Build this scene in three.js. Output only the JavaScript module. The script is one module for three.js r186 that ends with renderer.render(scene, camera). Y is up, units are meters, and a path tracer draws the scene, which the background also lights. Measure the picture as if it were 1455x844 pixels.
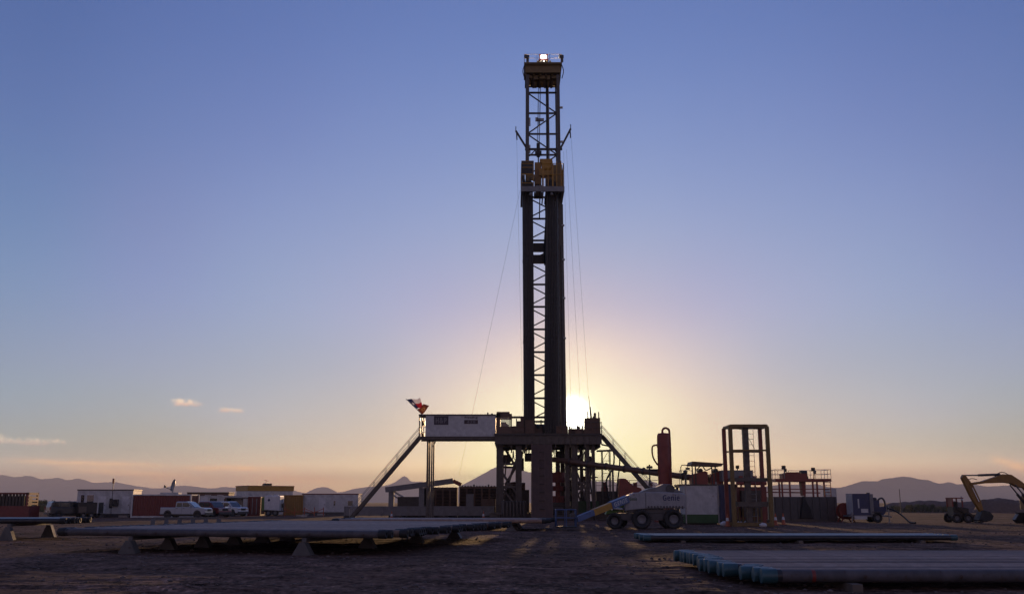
import * as THREE from 'three';
import { mergeGeometries } from 'three/addons/utils/BufferGeometryUtils.js';
import { FontLoader } from 'three/addons/loaders/FontLoader.js';
import { TextGeometry } from 'three/addons/geometries/TextGeometry.js';
import { ImprovedNoise } from 'three/addons/math/ImprovedNoise.js';

// ───────── camera ─────────
const F = 1400, CX = 727.5, CY = 422, TILT = THREE.MathUtils.degToRad(11.78), EYE = 1.7;
const scene = new THREE.Scene();
const camera = new THREE.PerspectiveCamera(THREE.MathUtils.radToDeg(2 * Math.atan(CY / F)), 1455 / 844, 0.5, 45000);
camera.position.set(0, EYE, 0);
camera.rotation.x = TILT;

// ───────── renderer, sun ─────────
const renderer = new THREE.WebGLRenderer({ antialias: true });
renderer.setSize(1024, 593);
renderer.toneMapping = THREE.LinearToneMapping;
renderer.toneMappingExposure = 1;
renderer.shadowMap.enabled = true;
const SUN_AZ = 3.5, SUN_EL = 4.94, rad = THREE.MathUtils.degToRad;
const sunDir = new THREE.Vector3(Math.sin(rad(SUN_AZ)) * Math.cos(rad(SUN_EL)), Math.sin(rad(SUN_EL)), -Math.cos(rad(SUN_AZ)) * Math.cos(rad(SUN_EL)));
const sun = new THREE.DirectionalLight(new THREE.Color().setRGB(1, 0.6, 0.3), 3.3);
sun.name = 'sun';
sun.position.copy(sunDir).multiplyScalar(600);
sun.castShadow = true;
Object.assign(sun.shadow.camera, { left: -90, right: 90, top: 70, bottom: -40, near: 10, far: 1200 });
sun.shadow.mapSize.set(4096, 4096);
scene.add(sun, sun.target);

// ───────── sky: clear dusk air round a low sun, a few small clouds ─────────
const noise3 = new ImprovedNoise();
const fbm = (x, y, z = 0, o = 4) => { let s = 0, a = 0.5; for (let i = 0; i < o; i++) { s += a * noise3.noise(x, y, z + i * 7.3); x *= 2.03; y *= 2.03; z *= 2.03; a *= 0.5; } return s; };
const sstep = (a, b, x) => { const t = Math.min(1, Math.max(0, (x - a) / (b - a))); return t * t * (3 - 2 * t); };
const lin = (c) => { c /= 255; return c <= 0.04045 ? c / 12.92 : Math.pow((c + 0.055) / 1.055, 2.4); };
function pchip(xs, ys) {
  const n = xs.length, h = [], s = [], m = new Array(n).fill(0);
  for (let i = 0; i < n - 1; i++) { h.push(xs[i + 1] - xs[i]); s.push((ys[i + 1] - ys[i]) / h[i]); }
  for (let i = 1; i < n - 1; i++) if (s[i - 1] * s[i] > 0) { const a = 2 * h[i] + h[i - 1], b = h[i] + 2 * h[i - 1]; m[i] = (a + b) / (a / s[i - 1] + b / s[i]); }
  return (x) => {
    if (x <= xs[0]) return ys[0];
    if (x >= xs[n - 1]) return ys[n - 1];
    let i = 0; while (x > xs[i + 1]) i++;
    const t = (x - xs[i]) / h[i], t2 = t * t, t3 = t2 * t;
    return ys[i] * (2 * t3 - 3 * t2 + 1) + h[i] * m[i] * (t3 - 2 * t2 + t) + ys[i + 1] * (3 * t2 - 2 * t3) + h[i] * m[i + 1] * (t3 - t2);
  };
}
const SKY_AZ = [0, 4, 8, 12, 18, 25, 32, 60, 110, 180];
const SKY = [
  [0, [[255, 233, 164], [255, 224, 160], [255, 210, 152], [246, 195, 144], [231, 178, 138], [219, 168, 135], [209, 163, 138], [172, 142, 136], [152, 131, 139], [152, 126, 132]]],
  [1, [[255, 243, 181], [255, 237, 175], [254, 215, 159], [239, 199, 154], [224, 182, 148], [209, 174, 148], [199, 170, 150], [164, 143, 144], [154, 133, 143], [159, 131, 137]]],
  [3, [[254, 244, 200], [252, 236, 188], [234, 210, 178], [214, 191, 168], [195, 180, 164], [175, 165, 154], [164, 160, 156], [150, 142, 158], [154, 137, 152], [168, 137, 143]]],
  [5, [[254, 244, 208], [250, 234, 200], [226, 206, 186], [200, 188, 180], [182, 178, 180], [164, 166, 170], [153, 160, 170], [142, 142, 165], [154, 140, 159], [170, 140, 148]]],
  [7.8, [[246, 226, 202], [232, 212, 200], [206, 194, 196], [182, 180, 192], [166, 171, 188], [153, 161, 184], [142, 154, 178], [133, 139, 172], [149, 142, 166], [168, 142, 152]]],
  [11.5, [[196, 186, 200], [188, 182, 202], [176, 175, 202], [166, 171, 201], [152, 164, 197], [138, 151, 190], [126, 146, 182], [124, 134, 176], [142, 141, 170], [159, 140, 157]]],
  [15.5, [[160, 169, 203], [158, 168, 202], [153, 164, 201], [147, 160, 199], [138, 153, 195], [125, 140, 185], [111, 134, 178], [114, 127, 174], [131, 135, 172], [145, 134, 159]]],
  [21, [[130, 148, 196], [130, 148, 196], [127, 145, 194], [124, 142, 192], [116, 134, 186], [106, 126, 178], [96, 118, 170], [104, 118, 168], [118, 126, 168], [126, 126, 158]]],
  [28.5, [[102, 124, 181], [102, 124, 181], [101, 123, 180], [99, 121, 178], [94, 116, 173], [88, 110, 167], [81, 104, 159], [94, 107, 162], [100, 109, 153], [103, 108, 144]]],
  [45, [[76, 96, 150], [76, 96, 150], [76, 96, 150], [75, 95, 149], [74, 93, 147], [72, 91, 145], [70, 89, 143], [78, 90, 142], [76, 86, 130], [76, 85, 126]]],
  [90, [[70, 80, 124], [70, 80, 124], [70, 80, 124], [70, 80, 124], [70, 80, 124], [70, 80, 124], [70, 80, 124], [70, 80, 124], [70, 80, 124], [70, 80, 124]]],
];
// where a photographed point lies: elevation, height and place at a distance d in front of the camera
const elev = (py) => TILT + Math.atan((CY - py) / F);
const Y = (py, d) => EYE + d * Math.tan(elev(py));
const X = (px, py, d) => ((px - CX) / F) * (d * Math.cos(TILT) + (Y(py, d) - EYE) * Math.sin(TILT));
const XG = (px, d) => ((px - CX) / F) * (d * Math.cos(TILT) - EYE * Math.sin(TILT));
const P = (px, py, d) => new THREE.Vector3(X(px, py, d), Y(py, d), -d);
const HAZE = 1.0e-4;
function makeSky() {
  const W = 4096, H = 2048, data = new Float32Array(W * H * 4), els = SKY.map((r) => r[0]);
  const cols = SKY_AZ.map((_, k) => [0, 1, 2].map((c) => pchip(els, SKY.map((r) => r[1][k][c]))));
  const place = (px, py) => [THREE.MathUtils.radToDeg(Math.atan2(X(px, py, 100), 100)), THREE.MathUtils.radToDeg(elev(py))];
  const puffs = [[262, 581, 1.0, 0.24, 0.95], [322, 588, 0.55, 0.16, 0.8], [338, 589, 0.35, 0.14, 0.7], [38, 637, 2.4, 0.2, 0.5], [-30, 634, 1.6, 0.22, 0.5]].map(([px, py, w, h, s]) => [...place(px, py), w, h, s]);
  const bands = [[130, 663, 4.6, 0.13, 0.8, -0.02], [190, 675, 4.2, 0.2, 0.85, -0.06], [60, 690, 4, 0.25, 0.5, 0], [330, 668, 3.8, 0.12, 0.85, 0.0], [420, 682, 3.8, 0.22, 0.75, -0.03], [250, 682, 3, 0.16, 0.6, 0.05], [1446, 668, 1.3, 0.2, 0.9, -0.35], [1500, 680, 2.2, 0.2, 0.8, -0.2]].map(([px, py, w, h, s, k]) => [...place(px, py), w, h, s, k]);
  const ref = [0, 0, 0];
  for (let row = H - 1; row >= 0; row--) {
    const el = ((row + 0.5) / H - 0.5) * 180, low = el < 0, T = Math.exp(-HAZE * Math.min(11000, 400 / Math.sin(rad(Math.max(0.3, el)))));
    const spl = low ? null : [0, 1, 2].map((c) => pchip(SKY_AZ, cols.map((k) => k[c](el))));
    for (let col = 0; col < W; col++) {
      const o = (row * W + col) * 4, az = ((col + 0.5) / W - 0.5) * 360 + 90;
      let dz = az - SUN_AZ; dz -= 360 * Math.round(dz / 360);
      data[o + 3] = 1;
      if (low) { data[o] = 0.2; data[o + 1] = 0.16; data[o + 2] = 0.15; continue; }
      const A = Math.abs(dz);
      let r = spl[0](A), g = spl[1](A), b = spl[2](A);
      let az0 = az - 360 * Math.round(az / 360);
      if (el < 8 && az0 > -40 && az0 < 40) {
        let a = 0, warm = 0;
        for (const [ca, ce, w, h, s] of puffs) {
          const u = (az0 - ca) / w, v = (el - ce) / h; if (Math.abs(u) > 1.3 || Math.abs(v) > 2) continue;
          const base = v < 0 ? 1.6 * v * v : 0.55 * v * v, n = fbm(az0 * 5.5, el * 11, ca) * 1.7 + fbm(az0 * 1.7, el * 3, ca + 4);
          a = Math.max(a, s * sstep(0.05, 0.75, 1 - u * u - base + n * 0.75 - 0.15)); warm = Math.max(warm, sstep(-0.9, 0.9, v));
        }
        if (a > 0) { r += (lerp3(205, 250, warm) - r) * a; g += (lerp3(168, 218, warm) - g) * a; b += (lerp3(158, 188, warm) - b) * a; }
        a = 0;
        for (const [ca, ce, w, h, s, k] of bands) {
          const u = (az0 - ca) / w; if (Math.abs(u) > 1) continue;
          const v = (el - ce - k * (az0 - ca) - 0.12 * fbm(az0 * 0.6, ce * 9, 2)) / h, e = (1 - u * u) * Math.exp(-v * v);
          a = Math.max(a, s * e * (0.62 + 0.7 * fbm(az0 * 0.9, el * 6, 5)));
        }
        if (a > 0.004) { r += (255 - r) * a; g += (190 - g) * a; b += (142 - b) * a; }
      }
      r = Math.max(0.01, (lin(r) - (1 - T) * 0.2) / T); g = Math.max(0.01, (lin(g) - (1 - T) * 0.137) / T); b = Math.max(0.01, (lin(b) - (1 - T) * 0.14) / T);  // the sky beyond the haze, so that seen through it the colours above hold
      if (A < 25 && el < 30) {  // the bright aureole close round the sun
        const x = dz * Math.cos(rad(SUN_EL)), y = el - SUN_EL, q = Math.hypot(x, y), core = 9 * Math.exp(-Math.pow(q / 0.78, 3)), halo = 0.9 * Math.exp(-q / 0.85), wide = 0.05 * Math.exp(-Math.pow(q / 3.2, 2));
        r += core + halo + wide; g += core * 0.96 + halo * 0.86 + wide * 0.82; b += core * 0.8 + halo * 0.52 + wide * 0.45;
      }
      data[o] = r; data[o + 1] = g; data[o + 2] = b;
    }
  }
  const t = new THREE.DataTexture(data, W, H, THREE.RGBAFormat, THREE.FloatType);
  t.mapping = THREE.EquirectangularReflectionMapping; t.magFilter = THREE.LinearFilter; t.needsUpdate = true;
  return t;
}
function lerp3(a, b, t) { return a + (b - a) * t; }
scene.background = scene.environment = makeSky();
scene.fog = new THREE.FogExp2(new THREE.Color().setRGB(1, 0.97, 0.93), HAZE);

// ───────── helpers ─────────
let seed = 7;
const rnd = () => { seed = (seed * 1664525 + 1013904223) >>> 0; return seed / 4294967296; };
const rr = (a, b) => a + (b - a) * rnd();
const V = (x, y, z) => new THREE.Vector3(x, y, z);
function metreUV(g) {  // non-indexed geometry with uv in metres, laid along the plane each face lies closest to
  if (g.index) g = g.toNonIndexed();
  const p = g.attributes.position, n = p.count, uv = new Float32Array(n * 2), a = V(), b = V(), c = V();
  for (let i = 0; i < n; i += 3) {
    a.fromBufferAttribute(p, i); b.fromBufferAttribute(p, i + 1); c.fromBufferAttribute(p, i + 2);
    const nx = Math.abs((b.y - a.y) * (c.z - a.z) - (b.z - a.z) * (c.y - a.y)), ny = Math.abs((b.z - a.z) * (c.x - a.x) - (b.x - a.x) * (c.z - a.z)), nz = Math.abs((b.x - a.x) * (c.y - a.y) - (b.y - a.y) * (c.x - a.x));
    [a, b, c].forEach((v, k) => { const o = (i + k) * 2; if (nx >= ny && nx >= nz) { uv[o] = v.z; uv[o + 1] = v.y; } else if (ny >= nz) { uv[o] = v.x; uv[o + 1] = v.z; } else { uv[o] = v.x; uv[o + 1] = v.y; } });
  }
  g.setAttribute('uv', new THREE.BufferAttribute(uv, 2));
  for (const k of Object.keys(g.attributes)) if (!['position', 'normal', 'uv'].includes(k)) g.deleteAttribute(k);
  return g;
}
class Geo {
  constructor() { this.list = []; }
  add(g, m) { if (g.index) g = g.toNonIndexed(); else g = g.clone(); if (m) g.applyMatrix4(m); for (const k of Object.keys(g.attributes)) if (!['position', 'normal'].includes(k)) g.deleteAttribute(k); this.list.push(g); return this; }
  box(x, y, z, w, h, d, ry = 0, rz = 0, rx = 0) { return this.add(new THREE.BoxGeometry(w, h, d), new THREE.Matrix4().makeRotationFromEuler(new THREE.Euler(rx, ry, rz)).setPosition(x, y, z)); }
  span(x0, x1, y0, y1, z0, z1) { return this.box((x0 + x1) / 2, (y0 + y1) / 2, (z0 + z1) / 2, Math.abs(x1 - x0), Math.abs(y1 - y0), Math.abs(z1 - z0)); }
  bar(a, b, w, h = w) {
    const d = b.clone().sub(a), l = d.length(); d.divideScalar(l);
    const up = Math.abs(d.y) > 0.99 ? V(1, 0, 0) : V(0, 1, 0), sx = up.clone().cross(d).normalize(), sy = d.clone().cross(sx);
    return this.add(new THREE.BoxGeometry(w, h, l), new THREE.Matrix4().makeBasis(sx, sy, d).setPosition(a.clone().add(b).multiplyScalar(0.5)));
  }
  beam(a, b, w, h, t = 0.05) {  // an I-beam
    const d = b.clone().sub(a).normalize(), up = Math.abs(d.y) > 0.99 ? V(1, 0, 0) : V(0, 1, 0), sy = d.clone().cross(up.clone().cross(d).normalize()).multiplyScalar(h / 2 - t / 2);
    return this.bar(a, b, t, h - 2 * t).bar(a.clone().add(sy), b.clone().add(sy), w, t).bar(a.clone().sub(sy), b.clone().sub(sy), w, t);
  }
  rod(a, b, r, n = 8, r2 = r) {
    const d = b.clone().sub(a), l = d.length();
    return this.add(new THREE.CylinderGeometry(r2, r, l, n, 1), new THREE.Matrix4().compose(a.clone().add(b).multiplyScalar(0.5), new THREE.Quaternion().setFromUnitVectors(V(0, 1, 0), d.divideScalar(l)), V(1, 1, 1)));
  }
  path(pts, r, seg = 24, n = 6) { return this.add(new THREE.TubeGeometry(new THREE.CatmullRomCurve3(pts), seg, r, n)); }
  ball(x, y, z, r, sx = 1, sy = 1, sz = 1, n = 10) { return this.add(new THREE.SphereGeometry(r, n, Math.ceil(n * 0.7)), new THREE.Matrix4().makeScale(sx, sy, sz).setPosition(x, y, z)); }
  // outline in (u, v), pushed from w0 to w1 along x, y or z
  prism(pts, w0, w1, axis = 'z', bevel = 0) {
    const g = new THREE.ExtrudeGeometry(new THREE.Shape(pts.map(([a, b]) => new THREE.Vector2(a, b))), { depth: Math.abs(w1 - w0) - 2 * bevel, bevelEnabled: bevel > 0, bevelSize: bevel, bevelThickness: bevel, bevelOffset: -bevel, bevelSegments: 2 });
    g.translate(0, 0, Math.min(w0, w1) + bevel);
    if (axis === 'x') g.applyMatrix4(new THREE.Matrix4().makeBasis(V(0, 0, 1), V(0, 1, 0), V(-1, 0, 0)).transpose().multiply(new THREE.Matrix4().makeScale(1, 1, 1)));
    return this.add(g);
  }
  lathe(pts, m, n = 20) { return this.add(new THREE.LatheGeometry(pts.map(([r, y]) => new THREE.Vector2(r, y)), n), m); }
  build() { return metreUV(mergeGeometries(this.list)); }
}
const used = new Map(), origins = new WeakMap(), G = () => new Geo();
const numbered = (name) => { const n = used.get(name) ?? 0; used.set(name, n + 1); return n ? `${name}_${String(n).padStart(3, '0')}` : name; };
function tag(o, label, category, group) { o.userData = { label, category }; if (group) o.userData.group = group; return o; }
// a thing: a Group at its base. With at given, geometry is written in world metres and moved to that base; local things are written about their own base.
function thing(name, label, category, at, { rot = 0, group, local = false } = {}) {
  const o = new THREE.Group(); o.name = numbered(name); o.position.set(...at); o.rotation.y = rot; scene.add(o);
  origins.set(o, local ? V(0, 0, 0) : V(...at));
  return tag(o, label, category, group);
}
const rootOf = (o) => (origins.has(o) ? o : rootOf(o.parent));
function part(name, g, material, parent, label) {
  g = g.build ? g.build() : g;
  const o = origins.get(rootOf(parent));
  if (o.lengthSq()) g.translate(-o.x, -o.y, -o.z);
  const m = new THREE.Mesh(g, material); m.name = name; m.castShadow = m.receiveShadow = true; if (label) m.userData.label = label;
  parent.add(m); return m;
}
function single(name, g, material, label, category, at, group) {  // a thing that is one mesh, written in world metres
  g = g.build ? g.build() : g; g.translate(-at[0], -at[1], -at[2]);
  const m = new THREE.Mesh(g, material); m.name = numbered(name); m.position.set(...at); m.castShadow = m.receiveShadow = true; scene.add(m);
  return tag(m, label, category, group);
}
function structure(name, g, material) {
  const m = new THREE.Mesh(g.build ? g.build() : g, material); m.name = numbered(name); m.castShadow = m.receiveShadow = true; m.userData.kind = 'structure'; scene.add(m); return m;
}
function copy(o, label, pos, rot) { const c = o.clone(); c.name = numbered(o.name.replace(/_\d{3}$/, '')); c.userData = { ...o.userData, label: label ?? o.userData.label }; if (pos) c.position.set(...pos); if (rot !== undefined) c.rotation.y = rot; scene.add(c); return c; }

// ───────── textures and materials ─────────
function noiseTex(n, f, srgb = true) {
  const d = new Uint8Array(n * n * 4);
  for (let y = 0; y < n; y++) for (let x = 0; x < n; x++) { const c = f(x / n, y / n), o = (y * n + x) * 4; d[o] = c[0]; d[o + 1] = c[1]; d[o + 2] = c[2]; d[o + 3] = 255; }
  const t = new THREE.DataTexture(d, n, n); t.wrapS = t.wrapT = THREE.RepeatWrapping; t.magFilter = THREE.LinearFilter; t.minFilter = THREE.LinearMipmapLinearFilter; t.generateMipmaps = true;
  if (srgb) t.colorSpace = THREE.SRGBColorSpace; t.needsUpdate = true; return t;
}
// noise that closes on itself over the unit square
const tn = (u, v, f, o = 4, s = 0) => { let t = 0, a = 0.5; for (let i = 0; i < o; i++) { const x = u * f, y = v * f, q = (X2, Y2) => noise3.noise(X2, Y2, s + i * 3.7); t += a * ((q(x, y) * (1 - u) + q(x - f, y) * u) * (1 - v) + (q(x, y - f) * (1 - u) + q(x - f, y - f) * u) * v); f *= 2; a *= 0.55; } return t; };
const clamp8 = (x) => Math.max(0, Math.min(255, x));
const grime = noiseTex(512, (u, v) => { const a = tn(u, v, 5, 5, 1), st = tn(u, v * 0.25, 24, 2, 9), k = 222 + 60 * a + 26 * st, rust = sstep(0.22, 0.42, tn(u, v, 9, 4, 30)); return [clamp8(k - 40 * rust), clamp8(k - 70 * rust), clamp8(k - 88 * rust)]; });
grime.repeat.set(1 / 2.6, 1 / 2.6);
const grimeRough = noiseTex(256, (u, v) => { const k = clamp8(205 + 90 * tn(u, v, 7, 4, 3)); return [k, k, k]; }, false);
grimeRough.repeat.set(1 / 1.7, 1 / 1.7);
const steelTex = noiseTex(512, (u, v) => { const a = tn(u, v, 6, 5, 12), r = sstep(0.05, 0.4, tn(u, v, 12, 4, 40)), k = 215 + 70 * a; return [clamp8(k - 20 * r), clamp8(k - 50 * r), clamp8(k - 72 * r)]; });
steelTex.repeat.set(1 / 1.9, 1 / 1.9);
const col = (r, g, b) => new THREE.Color().setRGB(r, g, b);
const paint = (name, r, g, b, rough = 0.55, metal = 0, map = grime) => { const m = new THREE.MeshStandardMaterial({ color: col(r, g, b), roughness: rough, metalness: metal, map, roughnessMap: grimeRough }); m.name = name; return m; };
const M = {
  white: paint('white paint', 0.74, 0.74, 0.74, 0.5), offwhite: paint('off white paint', 0.62, 0.62, 0.6, 0.6), grey: paint('grey paint', 0.2, 0.2, 0.205, 0.55), darkgrey: paint('dark grey paint', 0.07, 0.07, 0.075, 0.55),
  steel: paint('weathered steel', 0.1, 0.092, 0.085, 0.5, 0.35, steelTex), galv: paint('galvanised steel', 0.36, 0.36, 0.37, 0.45, 0.5), darksteel: paint('dark oily steel', 0.05, 0.046, 0.043, 0.5, 0.3, steelTex), black: paint('black', 0.022, 0.021, 0.021, 0.6),
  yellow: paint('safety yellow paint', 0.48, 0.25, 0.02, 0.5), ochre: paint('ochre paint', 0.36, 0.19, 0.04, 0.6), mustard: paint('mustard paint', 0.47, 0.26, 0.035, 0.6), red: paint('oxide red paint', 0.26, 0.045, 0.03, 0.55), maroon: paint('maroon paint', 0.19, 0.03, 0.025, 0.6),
  orange: paint('orange plastic', 0.5, 0.11, 0.03, 0.6), blue: paint('blue paint', 0.02, 0.035, 0.11, 0.5), skyblue: paint('light blue paint', 0.08, 0.14, 0.3, 0.5), green: paint('green paint', 0.03, 0.1, 0.03, 0.55), brightgreen: paint('bright green paint', 0.09, 0.2, 0.03, 0.55),
  teal: paint('teal plastic', 0.045, 0.13, 0.15, 0.5), rubber: paint('black rubber', 0.02, 0.02, 0.02, 0.85), pipe: paint('varnished pipe', 0.21, 0.175, 0.15, 0.5, 0.15, steelTex), pipedark: paint('black lacquered pipe', 0.05, 0.05, 0.055, 0.4, 0.3, steelTex),
  concrete: paint('weathered grey steel', 0.13, 0.125, 0.12, 0.75), timber: paint('grey timber', 0.16, 0.13, 0.1, 0.85), drill: paint('drill pipe steel', 0.045, 0.04, 0.037, 0.5, 0.35, steelTex), hazebrown: paint('brown paint and glare tint', 0.14, 0.075, 0.045, 0.65),  // hazebrown: brown paint, on the ramp a tint standing in for sun glare
};
for (const [k, r, g, b] of [['pipe', 0.37, 0.255, 0.19], ['pipeB', 0.28, 0.19, 0.14], ['pipeC', 0.46, 0.33, 0.25], ['pipeD', 0.19, 0.135, 0.105], ['pipeE', 0.13, 0.122, 0.13]]) { M[k] = new THREE.MeshPhysicalMaterial({ color: col(r, g, b), roughness: 0.6, specularIntensity: 0.35, map: steelTex, roughnessMap: grimeRough }); M[k].name = 'varnished pipe ' + k.slice(4); }
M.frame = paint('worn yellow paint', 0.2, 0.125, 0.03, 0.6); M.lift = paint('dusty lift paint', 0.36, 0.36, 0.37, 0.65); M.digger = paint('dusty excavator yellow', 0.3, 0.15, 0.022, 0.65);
const car = (name, r, g, b, rough = 0.28) => { const m = new THREE.MeshPhysicalMaterial({ color: col(r, g, b), roughness: 0.45, metalness: 0.15, clearcoat: 1, clearcoatRoughness: rough * 0.4 }); m.name = name; return m; };
M.carSilver = car('silver car paint', 0.3, 0.33, 0.36); M.carRed = car('dark red car paint', 0.16, 0.02, 0.02); M.carWhite = car('white car paint', 0.55, 0.56, 0.58); M.carBlack = car('black car paint', 0.02, 0.02, 0.022);
M.glass = new THREE.MeshPhysicalMaterial({ color: col(0.02, 0.022, 0.025), roughness: 0.06, metalness: 0, clearcoat: 1, clearcoatRoughness: 0.03 }); M.glass.name = 'tinted glass';
M.pane = new THREE.MeshPhysicalMaterial({ color: col(0.8, 0.82, 0.82), roughness: 0.05, transmission: 1, thickness: 0 }); M.pane.name = 'clear glass';
M.chrome = paint('bright metal', 0.6, 0.6, 0.6, 0.25, 0.9); M.lens = paint('red lens', 0.35, 0.02, 0.02, 0.2); M.headlamp = paint('headlamp', 0.6, 0.6, 0.6, 0.12, 0.3);

// ───────── the ground: one sheet, fine near the camera, out to the horizon ─────────
const dirtTex = noiseTex(1024, (u, v) => { const a = tn(u, v, 6, 6, 2), b = tn(u, v, 40, 4, 8), s = sstep(0.16, 0.3, tn(u, v, 70, 3, 21)), k = 1 + 0.9 * a + 1.1 * b; return [clamp8(104 * k + 44 * s), clamp8(93 * k + 42 * s), clamp8(88 * k + 40 * s)]; });
const dirtBump = noiseTex(1024, (u, v) => { const k = clamp8(128 + 150 * tn(u, v, 22, 6, 5) + 60 * sstep(0.12, 0.3, tn(u, v, 60, 3, 17))); return [k, k, k]; }, false);
const dirt = new THREE.MeshPhysicalMaterial({ color: col(0.98, 0.78, 0.66), specularIntensity: 0.05, map: dirtTex, bumpMap: dirtBump, bumpScale: 0.06, roughness: 0.95, vertexColors: true });
dirt.name = 'packed dirt';
function groundHeight(x, z) {
  const d = -z, near = 1 - sstep(60, 140, d) * 0.9, far = sstep(300, 900, d);
  let h = 0.06 * fbm(x * 0.35, z * 0.5, 1, 3) + 0.06 * fbm(x * 1.3, z * 1.7, 4, 3);
  const lane = z * 0.995 - x * 0.09, lane2 = z + x * 0.16;  // vehicle tracks crossing the yard
  for (const [q, c, w] of [[lane, -17.6, 0.28], [lane, -19.4, 0.28], [lane, -25.2, 0.3], [lane, -27.1, 0.3], [lane2, -22.2, 0.25], [lane2, -24, 0.25], [lane, -39, 0.35], [lane2, -52, 0.4], [lane2, -54.2, 0.4], [lane, -63, 0.4]]) {
    const t = (q + 0.35 * fbm(x * 0.11, c, 3, 2) - c) / w; h += 0.03 * (Math.exp(-((t - 1.5) ** 2)) + Math.exp(-((t + 1.5) ** 2)) - 1.7 * Math.exp(-t * t)) * (0.75 + fbm(x * 0.2, c, 8, 2));
  }
  return h * near + far * 0.8 * fbm(x * 0.004, z * 0.004, 9, 3);
}
{
  const xs = [], zs = [];
  for (let x = 0, s = 0.13; x < 15000; x += s) { if (x > 17) s *= 1.09; xs.push(x); if (x) xs.unshift(-x); }
  for (let d = -30, s = 6; d < 17000; d += s) { s = d < 8 ? 4 : d < 26 ? 0.14 : d < 60 ? 0.14 + (d - 26) * 0.012 : s * 1.06; zs.push(-d); }
  const nx = xs.length, nz = zs.length, p = new Float32Array(nx * nz * 3), uv = new Float32Array(nx * nz * 2), c = new Float32Array(nx * nz * 3), idx = [];
  for (let j = 0; j < nz; j++) for (let i = 0; i < nx; i++) {
    const k = j * nx + i, x = xs[i], z = zs[j];
    p[k * 3] = x; p[k * 3 + 1] = groundHeight(x, z); p[k * 3 + 2] = z; uv[k * 2] = x / 7; uv[k * 2 + 1] = z / 7;
    const m = 0.9 + 0.7 * fbm(x * 0.07, z * 0.1, 2, 4) + 0.55 * fbm(x * 0.6, z * 0.9, 12, 3), w = sstep(0, 0.25, fbm(x * 0.05, z * 0.06, 31, 3));
    c[k * 3] = m * (1 + 0.06 * w); c[k * 3 + 1] = m; c[k * 3 + 2] = m * (1 - 0.05 * w);
    if (i && j) idx.push(k - nx - 1, k - nx, k - 1, k - nx, k, k - 1);
  }
  const g = new THREE.BufferGeometry(); g.setAttribute('position', new THREE.BufferAttribute(p, 3)); g.setAttribute('uv', new THREE.BufferAttribute(uv, 2)); g.setAttribute('color', new THREE.BufferAttribute(c, 3)); g.setIndex(idx); g.computeVertexNormals();
  structure('ground', g, dirt);
  console.log('ground', nx, nz);
}

// ───────── mountains: each a body of rock with spurs and gullies at its own distance ─────────
const rock = new THREE.MeshStandardMaterial({ color: col(0.16, 0.13, 0.11), roughness: 1 }); rock.name = 'bare rock';
function mountains(name, d, depth, pts) {
  const prof = pchip(pts.map((q) => q[0]), pts.map((q) => q[1])), a = pts[0][0], b = pts[pts.length - 1][0], nx = Math.round((b - a) / 1.1), nz = 36;
  const p = [], idx = [];
  for (let j = 0; j <= nz; j++) for (let i = 0; i <= nx; i++) {
    const px = a + ((b - a) * i) / nx, w = j / nz * 2 - 1, z = -(d + w * depth), top = Y(prof(px), d), x = X(px, prof(px), d);
    const end = sstep(0, 0.06, i / nx) * sstep(0, 0.06, 1 - i / nx), s = depth * 0.35;
    const spur = Math.abs(fbm(x / s, z / s, d, 4)), ridge = Math.pow(Math.max(0, 1 - Math.abs(w)), 1.25);
    let h = top * ridge * (1 - 0.75 * spur * (1 - ridge * ridge)) + (w > -1 && w < 1 && j !== nz / 2 ? 0 : 0);
    h += top * (0.035 * fbm(x / (s * 0.07), z / s, d, 3) + 0.03 * fbm(x / (s * 0.02), z / s, d, 3)) * ridge;
    p.push(x * (1 + w * depth / d * 0.0), Math.max(-4, h * end - 4 * Math.abs(w)), z);
    if (i && j) { const k = j * (nx + 1) + i; idx.push(k - nx - 2, k - 1, k - nx - 1, k - nx - 1, k - 1, k); }
  }
  const g = new THREE.BufferGeometry(); g.setAttribute('position', new THREE.Float32BufferAttribute(p, 3)); g.setIndex(idx); g.computeVertexNormals();
  return structure(name, g, rock);
}
mountains('mountain_range', 13500, 1800, [[-420, 700], [-260, 684], [-120, 678], [-60, 679], [0, 675], [20, 678], [38, 676], [60, 681], [80, 679], [95, 682], [110, 680], [135, 686], [160, 685], [190, 690], [222, 694], [245, 691], [262, 690], [280, 692], [300, 694], [318, 692], [350, 695], [400, 699], [415, 697], [430, 700], [470, 701], [500, 697], [540, 700], [600, 706], [700, 712]]);
mountains('hill', 12400, 840, [[415, 712], [432, 702], [441, 697], [452, 693], [459, 692], [468, 694], [478, 699], [490, 704], [506, 711]]);
mountains('hill', 12200, 1400, [[470, 710], [486, 700], [501, 695], [522, 692], [546, 690], [560, 685.6], [568, 680], [574, 676.6], [579, 679], [584, 683.7], [591, 684.6], [598, 684.4], [606, 688], [622, 694], [650, 702], [690, 711]]);
mountains('hill', 11800, 1600, [[600, 711], [630, 702], [655, 690], [672, 681], [690, 671.5], [704, 664], [716, 661], [728, 664], [748, 670], [775, 675], [802, 677], [830, 679], [850, 684], [866, 683], [884, 688], [898, 687], [912, 682], [926, 684], [948, 692], [985, 702], [1030, 712]]);
mountains('mountain_range', 8000, 1100, [[960, 712], [1010, 704], [1060, 695], [1099, 690], [1116, 688], [1140, 689], [1160, 688], [1178, 692], [1191, 693], [1212, 688], [1229, 683.6], [1246, 684], [1256, 680.8], [1271, 679], [1283, 677], [1293, 678], [1308, 681], [1320, 682.5], [1337, 687], [1350, 685], [1361, 688], [1380, 688], [1405, 691], [1430, 690], [1460, 692], [1520, 694], [1620, 700], [1720, 712]]);

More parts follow.
